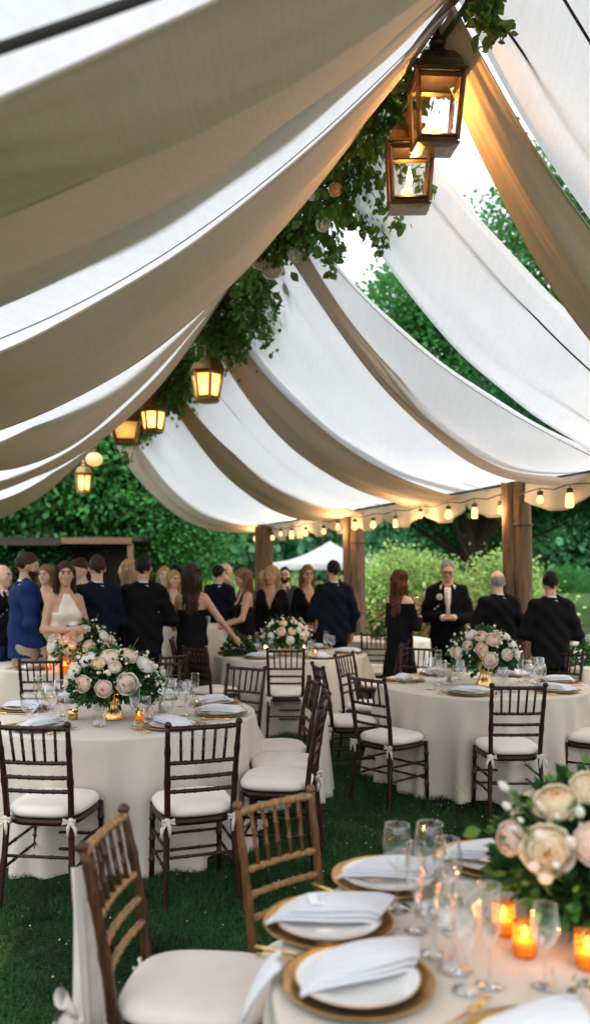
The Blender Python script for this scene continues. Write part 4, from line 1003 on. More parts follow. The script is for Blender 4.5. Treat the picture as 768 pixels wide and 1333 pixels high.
def person(label, x, y, face, H, outfit, skin='fair', hair=('short', 'brown'), arms=None, head=(0, 0), glasses=False, beard=None, female=False, bend=0., flower=False, legs=None, coarse=1.0):
    t = thing('person', label, 'person', (x, y, 0), math.radians(face), 'guests standing under the marquee'); S = H / 1.75; t.scale = (S * .95, S, S)
    sw = .142 if female else .166; AR = arms or {}
    def arm(s):
        k = 'R' if s > 0 else 'L'
        if k in AR: return [np.array(q, float) for q in AR[k]]
        return [np.array((s * (sw + .075), -.03, 1.13)), np.array((s * (sw + .07), .05, .89))]
    sh = {s: np.array((s * sw, 0, 1.395)) for s in (-1, 1)}
    ar = {s: arm(s) for s in (-1, 1)}
    bn = lambda z: bend * max(0, z - 1.0)
    def body(X, Y, Z, g=0., torso=True, armr=(1, 1), legsr=False, sleeves=1.):
        Yb = Y - bend * np.maximum(0, Z - 1.0); d = None
        wv = .105 if female else .128
        if torso:
            d = cap(X, Yb, Z, (0, 0, .95), (0, 0, 1.05), .128 + g, wv + g, (1.22, .84, 1))
            d = smin(d, cap(X, Yb, Z, (0, 0, 1.05), (0, .0, 1.12), wv + g, wv + g, (1.18, .84, 1)), .05)
            d = smin(d, cap(X, Yb, Z, (0, .005, 1.16), (0, 0, 1.32), (.112 if female else .128) + g, (.115 if female else .142) + g, (1.28, .84, 1)), .06)
            d = smin(d, cap(X, Yb, Z, (-sw * .78, -.005, 1.388), (sw * .78, -.005, 1.388), .055 + g, .058 + g), .05)
            for s in (-1, 1): d = smin(d, cap(X, Yb, Z, (0, -.01, 1.475), (s * sw * .8, -.01, 1.412), .042 + g, .035 + g), .03)
            if female:
                for s in (-1, 1): d = smin(d, ellip(X, Yb, Z, (s * .07, .085, 1.255), (.062 + g, .055 + g, .06 + g)), .04)
        for s, q in zip((-1, 1), armr):
            if not q: continue
            e, w = ar[s]; r0 = (.046 if female else .056) + g; r1 = (.036 if female else .045) + g; r2 = (.026 if female else .030) + g
            k = 0.03
            u = cap(X, Yb, Z, sh[s], e, r0, r1); u = smin(u, cap(X, Yb, Z, e, w, r1, r2), .02) if sleeves >= 1 else u
            d = u if d is None else smin(d, u, k)
        if legsr:
            lg = legs or {-1: ((-.09, .01, .50), (-.10, -.03, .08)), 1: ((.09, .01, .50), (.10, -.03, .08))}
            for s in (-1, 1):
                k_, a_ = lg[s]; u = smin(cap(X, Y, Z, (s * .08, 0, .90), k_, .085 + g, .055 + g), cap(X, Y, Z, k_, a_, .055 + g, .037 + g), .03)
                u = smin(u, cap(X, Y, Z, a_, (a_[0], a_[1] + .15, .035), .036 + g * .5, .03 + g * .5), .03); d = u if d is None else smin(d, u, .04)
        return d
    hy, hp = math.radians(head[0]), math.radians(head[1]); hr = np.array(Euler((-hp, 0, hy)).to_matrix()); HC = np.array([0, bn(1.63) + .012 + .05 * math.sin(hp), 1.632 - .02 * abs(math.sin(hp))])
    Vs = []; 
    hh = .017 * coarse
    P, F = surfnet(lambda X, Y, Z: smin(body(X, Y, Z, 0, True, (1, 1), True), cap(X, Y, Z, (0, bn(1.42), 1.42), tuple(HC + (0, -.01, -.05)), .054 if female else .060, .050 if female else .056), .03), (-.55, -.32, -.01), (.55, .55 + bend * .4, 1.66), hh)
    bm = MB(); bm.add(P, F)
    fy = .94 if female else 1.0
    def hd(X, Y, Z):
        d = ellip(X, Y, Z, (0, -.012, .022), (.077, .098, .096)); d = smin(d, ellip(X, Y, Z, (0, .028, -.025), (.060, .066, .088)), .03)
        d = smin(d, ellip(X, Y, Z, (0, .062, -.088), (.026 * fy, .024, .022)), .03); d = smin(d, ellip(X, Y, Z, (0, .088, .034), (.045, .012, .010)), .015)
        for s in (-1, 1):
            d = -smin(-d, ellip(X, Y, Z, (s * .031, .108, .010), (.019, .017, .012)), .012)
            d = smin(d, ellip(X, Y, Z, (s * .078, -.008, -.008), (.009, .019, .031)), .006); d = smin(d, ellip(X, Y, Z, (s * .040, .062, -.022), (.022, .02, .02)), .02)
        d = smin(d, cap(X, Y, Z, (0, .090, .016), (0, .112, -.024), .007, .0125), .008)
        d = smin(d, ellip(X, Y, Z, (0, .088, -.054), (.022, .012, .0075)), .008); return d
    P, F = surfnet(hd, (-.1, -.13, -.13), (.1, .14, .135), .0085 * (1 if coarse <= 1 else 1.3))
    bm.add(P @ hr.T + HC, F)
    for s in (-1, 1):
        e, w = ar[s]; w2 = w + (0, bn(w[2]), 0); e2 = e + (0, bn(e[2]), 0); dd = w2 - e2
        upv = np.array([s * .8, 0, .3]) if dd[2] < -.15 else np.array([s * .3, -.2, 1.])
        hand(bm, w2 + dd / np.linalg.norm(dd) * .015, dd, upv, s, 'hold' in AR)
    body_o = bm.build('body', SKIN[skin], t)
    # face
    fm = MB(); fw = MB()
    def hpnt(p): return tuple(hr @ np.array(p, float) + HC)
    for s in (-1, 1): fw.ell(hpnt((s * .031, .0905, .010)), (.0125, .008, .0075), 8); fm.ell(hpnt((s * .031, .0975, .010)), (.0085, .004, .0085), 8)
    fw.build('eyes', M_eyew, t); fm.build('irises', M_eye, t)
    br = MB()
    for s in (-1, 1): br.tube([hpnt((s * .015, .103, .028)), hpnt((s * .032, .101, .034)), hpnt((s * .048, .088, .029))], [.004, .005, .0025], 5)
    br.build('eyebrows', HAIR[hair[1]], t)
    MB().tube([hpnt((-.024, .088, -.053)), hpnt((-.01, .099, -.0505)), hpnt((0, .1, -.0525)), hpnt((.01, .099, -.0505)), hpnt((.024, .088, -.053))], [.0015, .0045, .005, .0045, .0015], 6).build('mouth', M_lip, t)
    kind, hc = hair
    def hairf(X, Y, Z):
        # into head frame
        q = [X - HC[0], Y - HC[1], Z - HC[2]]; R = hr.T; x_ = R[0, 0] * q[0] + R[0, 1] * q[1] + R[0, 2] * q[2]; y_ = R[1, 0] * q[0] + R[1, 1] * q[1] + R[1, 2] * q[2]; z_ = R[2, 0] * q[0] + R[2, 1] * q[1] + R[2, 2] * q[2]
        ns = .0025 * np.sin(70 * x_ + 9 * np.sin(30 * z_)) + .002 * np.sin(55 * y_ + 30 * z_)
        if kind == 'short':
            d = ellip(x_, y_, z_, (0, -.014, .030), (.083, .106, .101)) + ns; return np.maximum(d, -(z_ + .050 - 1.02 * (y_ + .055) + .01 * np.sin(40 * x_)))
        if kind == 'balding':
            d = ellip(x_, y_, z_, (0, -.014, .020), (.081, .102, .098)) + ns; return np.maximum(np.maximum(d, -(z_ + .050 - 1.05 * (y_ + .055))), z_ - .045)
        d = ellip(x_, y_, z_, (0, -.018, .030), (.089, .108, .104)) + ns; d = np.maximum(d, -(z_ + .14 - 1.75 * (y_ + .03) + .0 * x_))
        ln = {'long': .36, 'mid': .24, 'bob': .13, 'bun': 0}[kind]
        if kind == 'bun': return smin(d, ellip(x_, y_, z_, (0, -.12, .02), (.045, .04, .045)) + ns, .02)
        wv = lambda z0: .010 * np.sin(26 * (Z - z0) + 14 * X) + .006 * np.sin(60 * X + 13 * np.sin(11 * Z))
        yb = HC[1]
        e = cap(X, Y, Z, (HC[0], yb - .055, HC[2] - .01), (HC[0] + .01, yb - .105 + bn(1.3) - bn(1.63), HC[2] - ln), .080, .060, (1.15, .75, 1)) + wv(0) + .004 * np.sin(90 * X + 8 * Z); d = smin(d, e, .03)
        for s in (-1, 1):
            e = cap(X, Y, Z, (s * .066, yb - .025, HC[2] + .0), (s * .088, yb + .005, HC[2] - ln * .8), .024, .028, (1, 1, 1)) + wv(.3 * s); d = smin(d, e, .025)
        return d
    if kind != 'bald':
        P, F = surfnet(hairf, (-.2, HC[1] - .24, 1.18 if kind in ('long', 'mid') else 1.40), (.2, HC[1] + .16, 1.80), .0095 * coarse)
        hm = MB().add(P, F); r_ = np.random.default_rng(int(abs(x) * 1000))
        if kind in ('long', 'mid', 'bob'):
            ln_ = {'long': .38, 'mid': .26, 'bob': .14}[kind]
            for q in range(70):
                a_ = r_.uniform(PI * 1.0, PI * 2.0) if q % 3 else r_.choice([PI * .92, PI * 2.08]) + r_.normal() * .12; rr = r_.uniform(.98, 1.12); l_ = ln_ * r_.uniform(.7, 1.12); w_ = r_.uniform(.004, .012); p_ = r_.uniform(0, 6)
                pts_ = [(HC[0] + (.086 + .018 * u) * rr * math.cos(a_) + w_ * math.sin(7 * u + p_), HC[1] - .02 + (.080 + .035 * u * (math.sin(a_) < 0)) * rr * math.sin(a_) + w_ * math.cos(6 * u + p_), HC[2] + .07 - (l_ + .07) * u + .02 * math.sin(PI * u)) for u in np.linspace(0, 1, 10)]
                hm.tube(pts_, [.002] + [.0045] * 8 + [.001], 4, False)
        hm.build('hair', HAIR[hc], t)
    if beard:
        P, F = surfnet(lambda X, Y, Z: np.maximum(np.maximum(hd(X, Y, Z) - .006, Z + .028 - .5 * np.abs(X) * 0), -(Y + .01)) if False else np.maximum(np.maximum(np.maximum(hd(X, Y, Z) - .0065, Z + .036), .012 - Y), -(np.sqrt((X / .03) ** 2 + ((Z + .053) / .013) ** 2) - 1) * .01), (-.1, -.02, -.13), (.1, .14, .0), .007)
        MB().add(P @ hr.T + HC, F).build('beard', HAIR[beard], t)
    if glasses:
        g = MB()
        for s in (-1, 1):
            g.tube([hpnt((s * .032 + .021 * math.cos(a), .112, .008 + .016 * math.sin(a))) for a in np.linspace(0, 2 * PI, 17)], .0022, 5); g.tube([hpnt((s * .053, .110, .012)), hpnt((s * .082, .02, .012))], .002, 5)
        g.tube([hpnt((-.011, .113, .012)), hpnt((.011, .113, .012))], .002, 5); g.build('glasses', M_eye, t)
    # clothes
    lo, hi = (-.58, -.36, -.01), (.58, .58 + bend * .4, 1.56)
    def wr(X, Y, Z, k=1): return k * (.0035 * np.sin(38 * Z + 9 * X + 5 * np.sin(7 * X)) + .003 * np.sin(22 * X + 14 * Z + 6 * Y))
    def skirtf(X, Y, Z, z0, z1, r0, r1, sc=(1.15, .85), fold=0):
        Yb = Y - bend * np.maximum(0, Z - 1.0); th = np.arctan2(Yb / sc[1], X / sc[0]); u = np.clip((z0 - Z) / (z0 - z1), 0, 1)
        R = r0 + (r1 - r0) * u ** .8 + fold * u * np.sin(9 * th + 2 * u); d = np.sqrt((X / sc[0]) ** 2 + (Yb / sc[1]) ** 2) - R
        return np.maximum(np.maximum(d * .8, Z - z0), z1 - Z)
    kind_o = outfit[0]
    if kind_o == 'suit':
        jc, pc = outfit[1], outfit[2]; vest = outfit[3] if len(outfit) > 3 else None
        def jf(X, Y, Z):
            d = body(X, Y, Z, .020); d = smin(d, skirtf(X, Y, Z, 1.10, .80, .135, .165), .04) if True else d
            d = np.maximum(d, .80 - Z) if True else d
            w = {s: ar[s][1] for s in (-1, 1)}
            Yb = Y - bend * np.maximum(0, Z - 1)
            for s in (-1, 1):
                e, q = ar[s]; dv = (q - e) / np.linalg.norm(q - e); lim = (X - q[0]) * dv[0] + (Yb - q[1]) * dv[1] + (Z - q[2]) * dv[2]
                near_ = np.sqrt((X - q[0]) ** 2 + (Yb - q[1]) ** 2 + (Z - q[2]) ** 2) - .14
                d = np.where(near_ < 0, np.maximum(d, lim + .012), d)
            v = np.maximum(np.abs(X) - (Z - 1.14) * .26, -(Yb - .02)); v = np.maximum(v, Z - 1.6)
            neck = np.sqrt(X ** 2 + (Yb - .0) ** 2) - .066 ; d = np.maximum(d, -np.maximum(neck, 1.43 - Z)); return np.maximum(d, -np.where(Z > 1.14, v, 1)) + wr(X, Y, Z, 1.7)
        # vent slit at the back is drawn by the hem; arms below the hem kept by using their own mesh
        def jf2(X, Y, Z):
            d = jf(X, Y, Z)
            return d
        P, F = surfnet(jf2, lo, hi, hh * .9); jk = MB().add(P, F).build('jacket', CL[jc], t)
        sl = MB(); 
        for s in (-1, 1):
            e, q = ar[s]
            if q[2] < .84:
                b0 = lambda v: v + (0, bn(v[2]), 0)
                sl.tube([b0(e), b0(e * .5 + q * .5), b0(q)], [.062, .056, .048], 12)
        if sl.V: sl.build('sleeve', CL[jc], t)
        lp = MB()
        for s in (-1, 1):
            a = [(s * .012, .137, 1.16), (s * .055, .142, 1.28), (s * .060, .10, 1.42), (s * .045, .055, 1.475)]
            lp.tube([(p[0], p[1] + bn(p[2]), p[2]) for p in a], [.006, .02, .022, .012], 8)
        lp.tube([(.066 * math.cos(a), .0 + .062 * math.sin(a) + bn(1.47), 1.478 + .012 * -math.sin(a)) for a in np.linspace(.8, PI * 2 - .8 + .0, 17) - PI / 2 - PI / 2 * 0 - .0], [.013] * 17, 8) if False else None
        lp.tube([(.070 * math.cos(a), .064 * math.sin(a) + bn(1.46) - .004, 1.468 - .010 * math.sin(a)) for a in np.linspace(PI * .78, PI * 2.22, 17)], .013, 8)
        lp.build('lapels', CL[jc], jk)
        P, F = surfnet(lambda X, Y, Z: np.maximum(np.maximum(body(X, Y, Z, .008, True, (0, 0)), .9 - Z), Z - 1.478), lo, hi, .02); sh_o = MB().add(P, F).build('shirt', CL['white'] if vest is None else CL[vest], t)
        MB().tube([(.060 * math.cos(a), .058 * math.sin(a) + bn(1.49), 1.488 - .012 * math.sin(a)) for a in np.linspace(0, 2 * PI, 25)], .0085, 8).build('collar', CL['white'], sh_o)
        cf = MB()
        for s in (-1, 1):
            e, q = ar[s]; dv = (q - e) / np.linalg.norm(q - e); b = q + (0, bn(q[2]), 0); cf.tube([b - dv * .03, b + dv * .002], [.036, .036], 12)
        cf.build('cuffs', CL['white'], sh_o)
        P, F = surfnet(lambda X, Y, Z: np.maximum(smin(body(X, Y, Z, .022, False, (0, 0), True), cap(X, Y, Z, (0, 0, .90), (0, 0, .98), .135, .13, (1.2, .88, 1)), .05), .055 - Z) + wr(X, Y, Z), (-.4, -.3, 0), (.4, .35, 1.1), hh); MB().add(P, F).build('trousers', CL[pc], t)
        if outfit[0] == 'suit' and len(outfit) > 4: MB().tube([(0, .150 + bn(1.40), 1.44), (0, .158 + bn(1.3), 1.34), (0, .15 + bn(1.1), 1.14)], [.012, .018, .025], 8).build('tie', CL[outfit[4]], sh_o)
    else:
        col = outfit[1]; sleeve = outfit[2]
        def df(X, Y, Z):
            Yb = Y - bend * np.maximum(0, Z - 1)
            ga = (1, 1) if sleeve in ('long', 'off') else (0, 0)
            d = body(X, Y, Z, .012, True, ga)
            if sleeve == 'long':
                d = np.maximum(d, Z - 1.455 ); v = np.maximum(np.abs(X) - (Z - 1.20) * .34, .02 - Yb); d = np.maximum(d, -np.where(Z > 1.2, v, 1))
            elif sleeve == 'off': d = np.maximum(d, Z - 1.375 - .0 * X)
            elif sleeve == 'strap':
                top = Z - 1.30 - .03 * (Yb < 0) * -1; st = np.maximum(np.abs(np.abs(X) - .085) - .018, Z - 1.47); d = np.maximum(d, np.minimum(top, st)); v = np.maximum(np.abs(X) - (Z - 1.22) * .5, .02 - Yb); d = np.maximum(d, -np.where((Z > 1.22) & (np.abs(X) < .06), v, 1))
            elif sleeve == 'halter':
                top = Z - 1.28; st = np.maximum(np.abs(X) - .11 + (Z - 1.28) * .45, Z - 1.46); d = np.maximum(d, np.minimum(top, np.maximum(st, -.04 - Yb)))
            for s in (-1, 1):
                e, q = ar[s]; dv = (q - e) / np.linalg.norm(q - e); lim = (X - q[0]) * dv[0] + (Yb - q[1]) * dv[1] + (Z - q[2]) * dv[2]
                nr = np.sqrt((X - q[0]) ** 2 + (Yb - q[1]) ** 2 + (Z - q[2]) ** 2) - .14; d = np.where(nr < 0, np.maximum(d, lim + .01), d)
            hem = outfit[3] if len(outfit) > 3 else .06; d = np.maximum(d, .92 - Z) if sleeve not in ('long', 'off') else np.maximum(d, .86 - Z)
            return smin(d, skirtf(X, Y, Z, 1.10, hem, .112, .24 if hem < .3 else .19, (1.15, .95), .016), .03) + wr(X, Y, Z, .6)
        P, F = surfnet(df, lo, hi, hh * .9); MB().add(P, F).build('dress', CL[col], t)
    sm_ = MB(); lg = legs or {-1: (0, (-.10, -.03, .08)), 1: (0, (.10, -.03, .08))}
    for s in (-1, 1): a = lg[s][1]; sm_.ell((a[0], a[1] + .07, .035), (.045, .135, .038), 12)
    sm_.build('shoes', M_shoe, t)
    if flower:
        f = rose(t, (.095, .165 + bn(1.34), 1.35), (.1, 1, .2), .035, 'C', 1); f.name = 'boutonniere'
    return t

front = lambda z=1.12, sp=.06, r=.24, e=.26: {'L': ((-e, .0, 1.12), (-sp, r, z)), 'R': ((e, .0, 1.12), (sp, r, z))}
PX = lambda px, D: (px - 384) / 1057 * D
# right group
person('grey-haired man in a dark suit with a cream boutonniere looking down at his hands', PX(582, 9.2), 9.2, 172, 1.82, ('suit', 'black', 'black', 'white', 'white'), 'tan', ('short', 'grey'), front(1.13, .045, .25, .25), (0, 18), True, flower=True)
person('woman with long auburn hair in an off-shoulder black dress raising a glass', PX(520, 9.0), 9.0, -48, 1.70, ('dress', 'black', 'off', .5), 'fair', ('long', 'auburn'), {'L': ((-.22, .06, 1.12), (-.08, .28, 1.26)), 'R': ((.22, .05, 1.10), (.06, .30, 1.18)), 'hold': 1}, (-12, 8), female=True)
person('balding grey man in a black suit seen from behind, left of the near post', PX(648, 8.35), 8.35, 4, 1.69, ('suit', 'black', 'black'), 'fair', ('balding', 'grey'), front(1.10, .10, .20, .27), (-6, 14))
person('short-haired man in a black suit seen from behind, at the far right', PX(716, 7.75), 7.75, -8, 1.68, ('suit', 'black', 'black'), 'tan', ('short', 'dark'), front(1.08, .08, .22, .27), (0, 6))
person('person with pale face half hidden behind the balding man', PX(664, 10.4), 10.4, 165, 1.62, ('dress', 'charcoal', 'long', .5), 'pale', ('bob', 'light'), None, (0, 0), female=True, coarse=1.4)
# middle group
person('man in a dark blue suit seen from behind, left of the middle post', PX(434, 9.95), 9.95, 6, 1.82, ('suit', 'navy', 'black'), 'tan', ('short', 'dark'), {'L': ((-.27, .0, 1.12), (-.24, .20, 1.05)), 'R': ((.26, -.02, 1.12), (.24, .06, .90))}, (8, 4))
person('woman with light brown hair and glasses in a black dress facing us', PX(400, 10.5), 10.5, 200, 1.77, ('dress', 'black', 'long', .5), 'tan', ('mid', 'light'), {'L': ((-.22, .04, 1.12), (-.05, .22, 1.02)), 'R': ((.22, .04, 1.12), (.10, .24, 1.0))}, (-10, 0), True, female=True)
person('bearded man with glasses peeking between two women in the middle', PX(371, 12.0), 12.0, 175, 1.76, ('suit', 'charcoal', 'black', 'lightblue'), 'fair', ('short', 'brown'), None, (0, 0), True, 'brown', coarse=1.3)
person('blonde woman in a black jacket with an open neckline behind the far middle table', PX(354, 10.35), 10.35, 168, 1.76, ('dress', 'black', 'long', .5), 'tan', ('mid', 'blonde'), None, (-15, 5), female=True)
person('head of a light blonde guest just behind the woman in the black jacket', PX(343, 11.7), 11.7, 30, 1.70, ('dress', 'charcoal', 'long', .5), 'fair', ('mid', 'blonde'), None, (20, 0), female=True, coarse=1.4)
person('woman in a sleeveless black dress with bowed head reaching to the left', PX(319, 10.1), 10.1, 112, 1.73, ('dress', 'black', 'strap', .45), 'tan', ('mid', 'light'), {'L': ((-.20, .10, 1.12), (-.10, .42, 1.0)), 'R': ((.20, .02, 1.10), (.14, .30, 1.02))}, (10, 22), female=True)
person('man in a dark suit seen from behind, farther back left of the bowed woman', PX(285, 11.6), 11.6, -12, 1.78, ('suit', 'navy', 'black'), 'fair', ('short', 'dark'), None, (-20, 0), coarse=1.3)
person('bald man facing right just behind the man in dark suit far back', PX(293, 12.6), 12.6, -60, 1.83, ('suit', 'sand', 'sand'), 'pale', ('balding', 'grey'), None, (0, 0), coarse=1.4)
person('woman in a long black gown from behind with both arms held out', PX(250, 8.5), 8.5, -6, 1.76, ('dress', 'black', 'halter', .03), 'tan', ('long', 'brown'), {'L': ((-.24, .14, 1.16), (-.30, .38, 1.08)), 'R': ((.30, .05, 1.17), (.42, .24, .98))}, (-8, 0), female=True)
# left group
person('broad man in a black suit seen from behind near the cocktail table', PX(187, 8.3), 8.3, 3, 1.84, ('suit', 'black', 'black'), 'tan', ('short', 'dark'), front(1.10, .14, .20, .29), (-10, 2))
person('blonde woman with smooth hair turned left beside the broad man', PX(168, 9.5), 9.5, 60, 1.82, ('dress', 'black', 'long', .5), 'fair', ('mid', 'blonde'), None, (25, 0), female=True, coarse=1.2)
person('brown haired man in a dark jacket from behind near the woman in white', PX(127, 8.15), 8.15, 18, 1.84, ('suit', 'navy', 'black'), 'fair', ('short', 'brown'), front(1.1, .1, .18), (0, 8))
person('man in a pale shirt with bowed head beside the woman in white', PX(108, 8.9), 8.9, 130, 1.83, ('suit', 'lightblue', 'black', 'white'), 'fair', ('short', 'brown'), None, (15, 28), coarse=1.2)
person('woman in a white halter dress with long brown hair and folded hands', PX(85, 7.75), 7.75, 215, 1.77, ('dress', 'cream', 'halter', .4), 'tan', ('long', 'brown'), {'L': ((-.22, .02, 1.12), (-.02, .26, 1.10)), 'R': ((.22, .02, 1.12), (.03, .28, 1.13))}, (-15, -2), female=True)
person('person in a yellow green top behind the man in the blue suit', PX(61, 9.6), 9.6, 170, 1.76, ('dress', 'green', 'long', .5), 'fair', ('bob', 'light'), None, (0, 0), female=True, coarse=1.3)
person('bearded man in a bright blue suit and sand trousers turned to the right', PX(33, 7.9), 7.9, -55, 1.86, ('suit', 'blue', 'sand'), 'tan', ('short', 'brown'), {'L': ((-.26, .02, 1.12), (-.12, .22, 1.10)), 'R': ((.26, -.02, 1.12), (.22, .10, .90))}, (-10, 12), False, 'brown')
person('man with cropped hair at the left edge in a dark jacket with blue cuffs', PX(3, 8.4), 8.4, -110, 1.75, ('suit', 'black', 'blue'), 'fair', ('balding', 'brown'), None, (0, 0), coarse=1.2)
person('older guest with silver hair in the distance behind the broad man', PX(214, 11.4), 11.4, 190, 1.76, ('dress', 'lightblue', 'long', .5), 'pale', ('bob', 'blonde'), None, (0, 0), female=True, coarse=1.4)
person('guest with rounded black hair in the distance above the blonde woman', PX(229, 12.4), 12.4, 0, 1.80, ('suit', 'black', 'black'), 'tan', ('bob', 'black'), None, (0, 0), coarse=1.4)
person('blonde woman in black smiling toward the woman in the long gown', PX(226, 10.8), 10.8, 205, 1.70, ('dress', 'black', 'strap', .4), 'fair', ('mid', 'blonde'), {'L': ((-.2, .05, 1.12), (-.1, .25, 1.15)), 'R': ((.2, .05, 1.12), (.1, .28, 1.1))}, (10, 0), female=True)

def held(px, D, face, H, loc, label, kind='wine'):
    a = math.radians(face); S = H / 1.75; x, y, z = [q * S for q in loc]; glass(kind, PX(px, D) + x * math.cos(a) - y * math.sin(a), D + x * math.sin(a) + y * math.cos(a), label, z=z - .06, group=None, fill=1)
held(520, 9.0, -48, 1.70, (-.06, .37, 1.27), 'wine glass held up by the woman with long auburn hair')
held(226, 10.8, 205, 1.70, (.10, .36, 1.16), 'wine glass held by the blonde woman facing the long gown')
held(434, 9.95, 6, 1.82, (-.23, .30, 1.04), 'wine glass held low by the man in the dark blue suit')
# ------------------------------------------------------------------ outdoors
def ground():
    m, nt, out = nodes('lawn_grass'); N = nt.nodes.new; L = nt.links.new
    tc = N('ShaderNodeTexCoord'); b = N('ShaderNodeBsdfPrincipled')
    def nz(s, d=5): q = N('ShaderNodeTexNoise'); q.inputs['Scale'].default_value = s; q.inputs['Detail'].default_value = d; L(tc.outputs['Object'], q.inputs[0]); return q
    a, c, e = nz(1.1), nz(28), nz(160, 3)
    cr = N('ShaderNodeValToRGB'); cr.color_ramp.elements[0].position = .3; cr.color_ramp.elements[0].color = (.012, .022, .008, 1); cr.color_ramp.elements[1].position = .72; cr.color_ramp.elements[1].color = (.10, .21, .045, 1)
    mx = N('ShaderNodeMix'); mx.data_type = 'FLOAT'; mx.inputs[0].default_value = .6; L(a.outputs[0], mx.inputs[2]); L(c.outputs[0], mx.inputs[3]); L(mx.outputs[0], cr.inputs[0]); L(cr.outputs[0], b.inputs['Base Color'])
    b.inputs['Roughness'].default_value = .9; b.inputs['Specular IOR Level'].default_value = .15
    bp = N('ShaderNodeBump'); bp.inputs['Strength'].default_value = 1; bp.inputs['Distance'].default_value = .03; L(e.outputs[0], bp.inputs['Height']); L(bp.outputs[0], b.inputs['Normal']); L(b.outputs[0], out.inputs[0])
    n = 60; xs = np.sign(np.linspace(-1, 1, n)) * np.abs(np.linspace(-1, 1, n)) ** 3 * 400; X, Y = np.meshgrid(xs, xs + 20, indexing='ij')
    Z = np.where(Y > 35, .006 * (Y - 35) * (1 + .3 * np.sin(X * .05)), 0)
    o = MB().grid(np.stack([X, Y, np.minimum(Z, 1.2) * (np.hypot(X, Y) < 380)], 2)).build('lawn', m); tag(o, 'mown green lawn under and beyond the marquee', 'lawn', kind='structure')
ground()
def blades(n, x0, x1, y0, y1, h, w, name, label, seed):
    r = np.random.default_rng(seed); y = y0 + (y1 - y0) * r.uniform(size=n) ** 1.3; x = r.uniform(x0, x1, n); x = x * (.55 + .5 * y / y1)
    cl = .5 + .5 * np.sin(3.1 * x + 1.7 * np.sin(2.3 * y)) * np.sin(2.7 * y + np.sin(1.9 * x)); a = r.uniform(0, 2 * PI, n); lean = r.uniform(.1, 1.5, n); hh = h * r.uniform(.5, 1.25, n) * (.8 + .4 * cl)
    b = r.uniform(0, 2 * PI, n); ww = w * r.uniform(.7, 1.3, n)
    dx, dy = np.cos(a), np.sin(a); sx, sy = np.cos(b) * ww, np.sin(b) * ww; z0 = np.zeros(n); bare = np.sin(1.9 * x + 2.2 * np.sin(1.3 * y)) * np.sin(2.4 * y + 1.4 * np.sin(2.1 * x)) > .80; hh = np.where(bare, hh * .35, hh)
    V = np.stack([np.stack([x - sx, y - sy, z0], 1), np.stack([x + sx, y + sy, z0], 1), np.stack([x + sx * .7 + dx * hh * lean * .35, y + sy * .7 + dy * hh * lean * .35, hh * .6], 1), np.stack([x - sx * .7 + dx * hh * lean * .35, y - sy * .7 + dy * hh * lean * .35, hh * .6], 1), np.stack([x + dx * hh * lean, y + dy * hh * lean, hh * (1 - .42 * lean)], 1)], 1)
    i = np.arange(n)[:, None] * 5; me = np_mesh(V.reshape(-1, 3), [i + np.array([[0, 1, 2, 3]]), i + np.array([[3, 2, 4]])], False)
    o = link(name, me, mat('grass_blade', (.024, .082, .018), .6, var=.7, vscale=1.3, trans=.25, rnd=.5, spec=.3)); tag(o, label, 'grass', kind='stuff')
blades(240000, -3.2, 3.4, 2.2, 9.5, .056, .0021, 'grass_blades', 'short grass blades between the tables and chairs', 5)
blades(90000, -1.3, .5, 2.0, 4.4, .06, .002, 'grass_blades', 'finer grass blades in the gap at the lower left', 6)
# clover flecks and dry bits
r = np.random.default_rng(9); n = 1500; p = np.stack([r.uniform(-2.5, 3, n), r.uniform(2.4, 8, n), r.uniform(.03, .05, n)], 1)
o = link('clover_flecks', scatter(LEAF * .012, LEAF_F, rand_rot(n, r, .6), p), mat('clover_fleck', (.30, .36, .16), .8, rnd=.3)); tag(o, 'tiny pale clover flecks scattered through the grass', 'clover', kind='stuff')

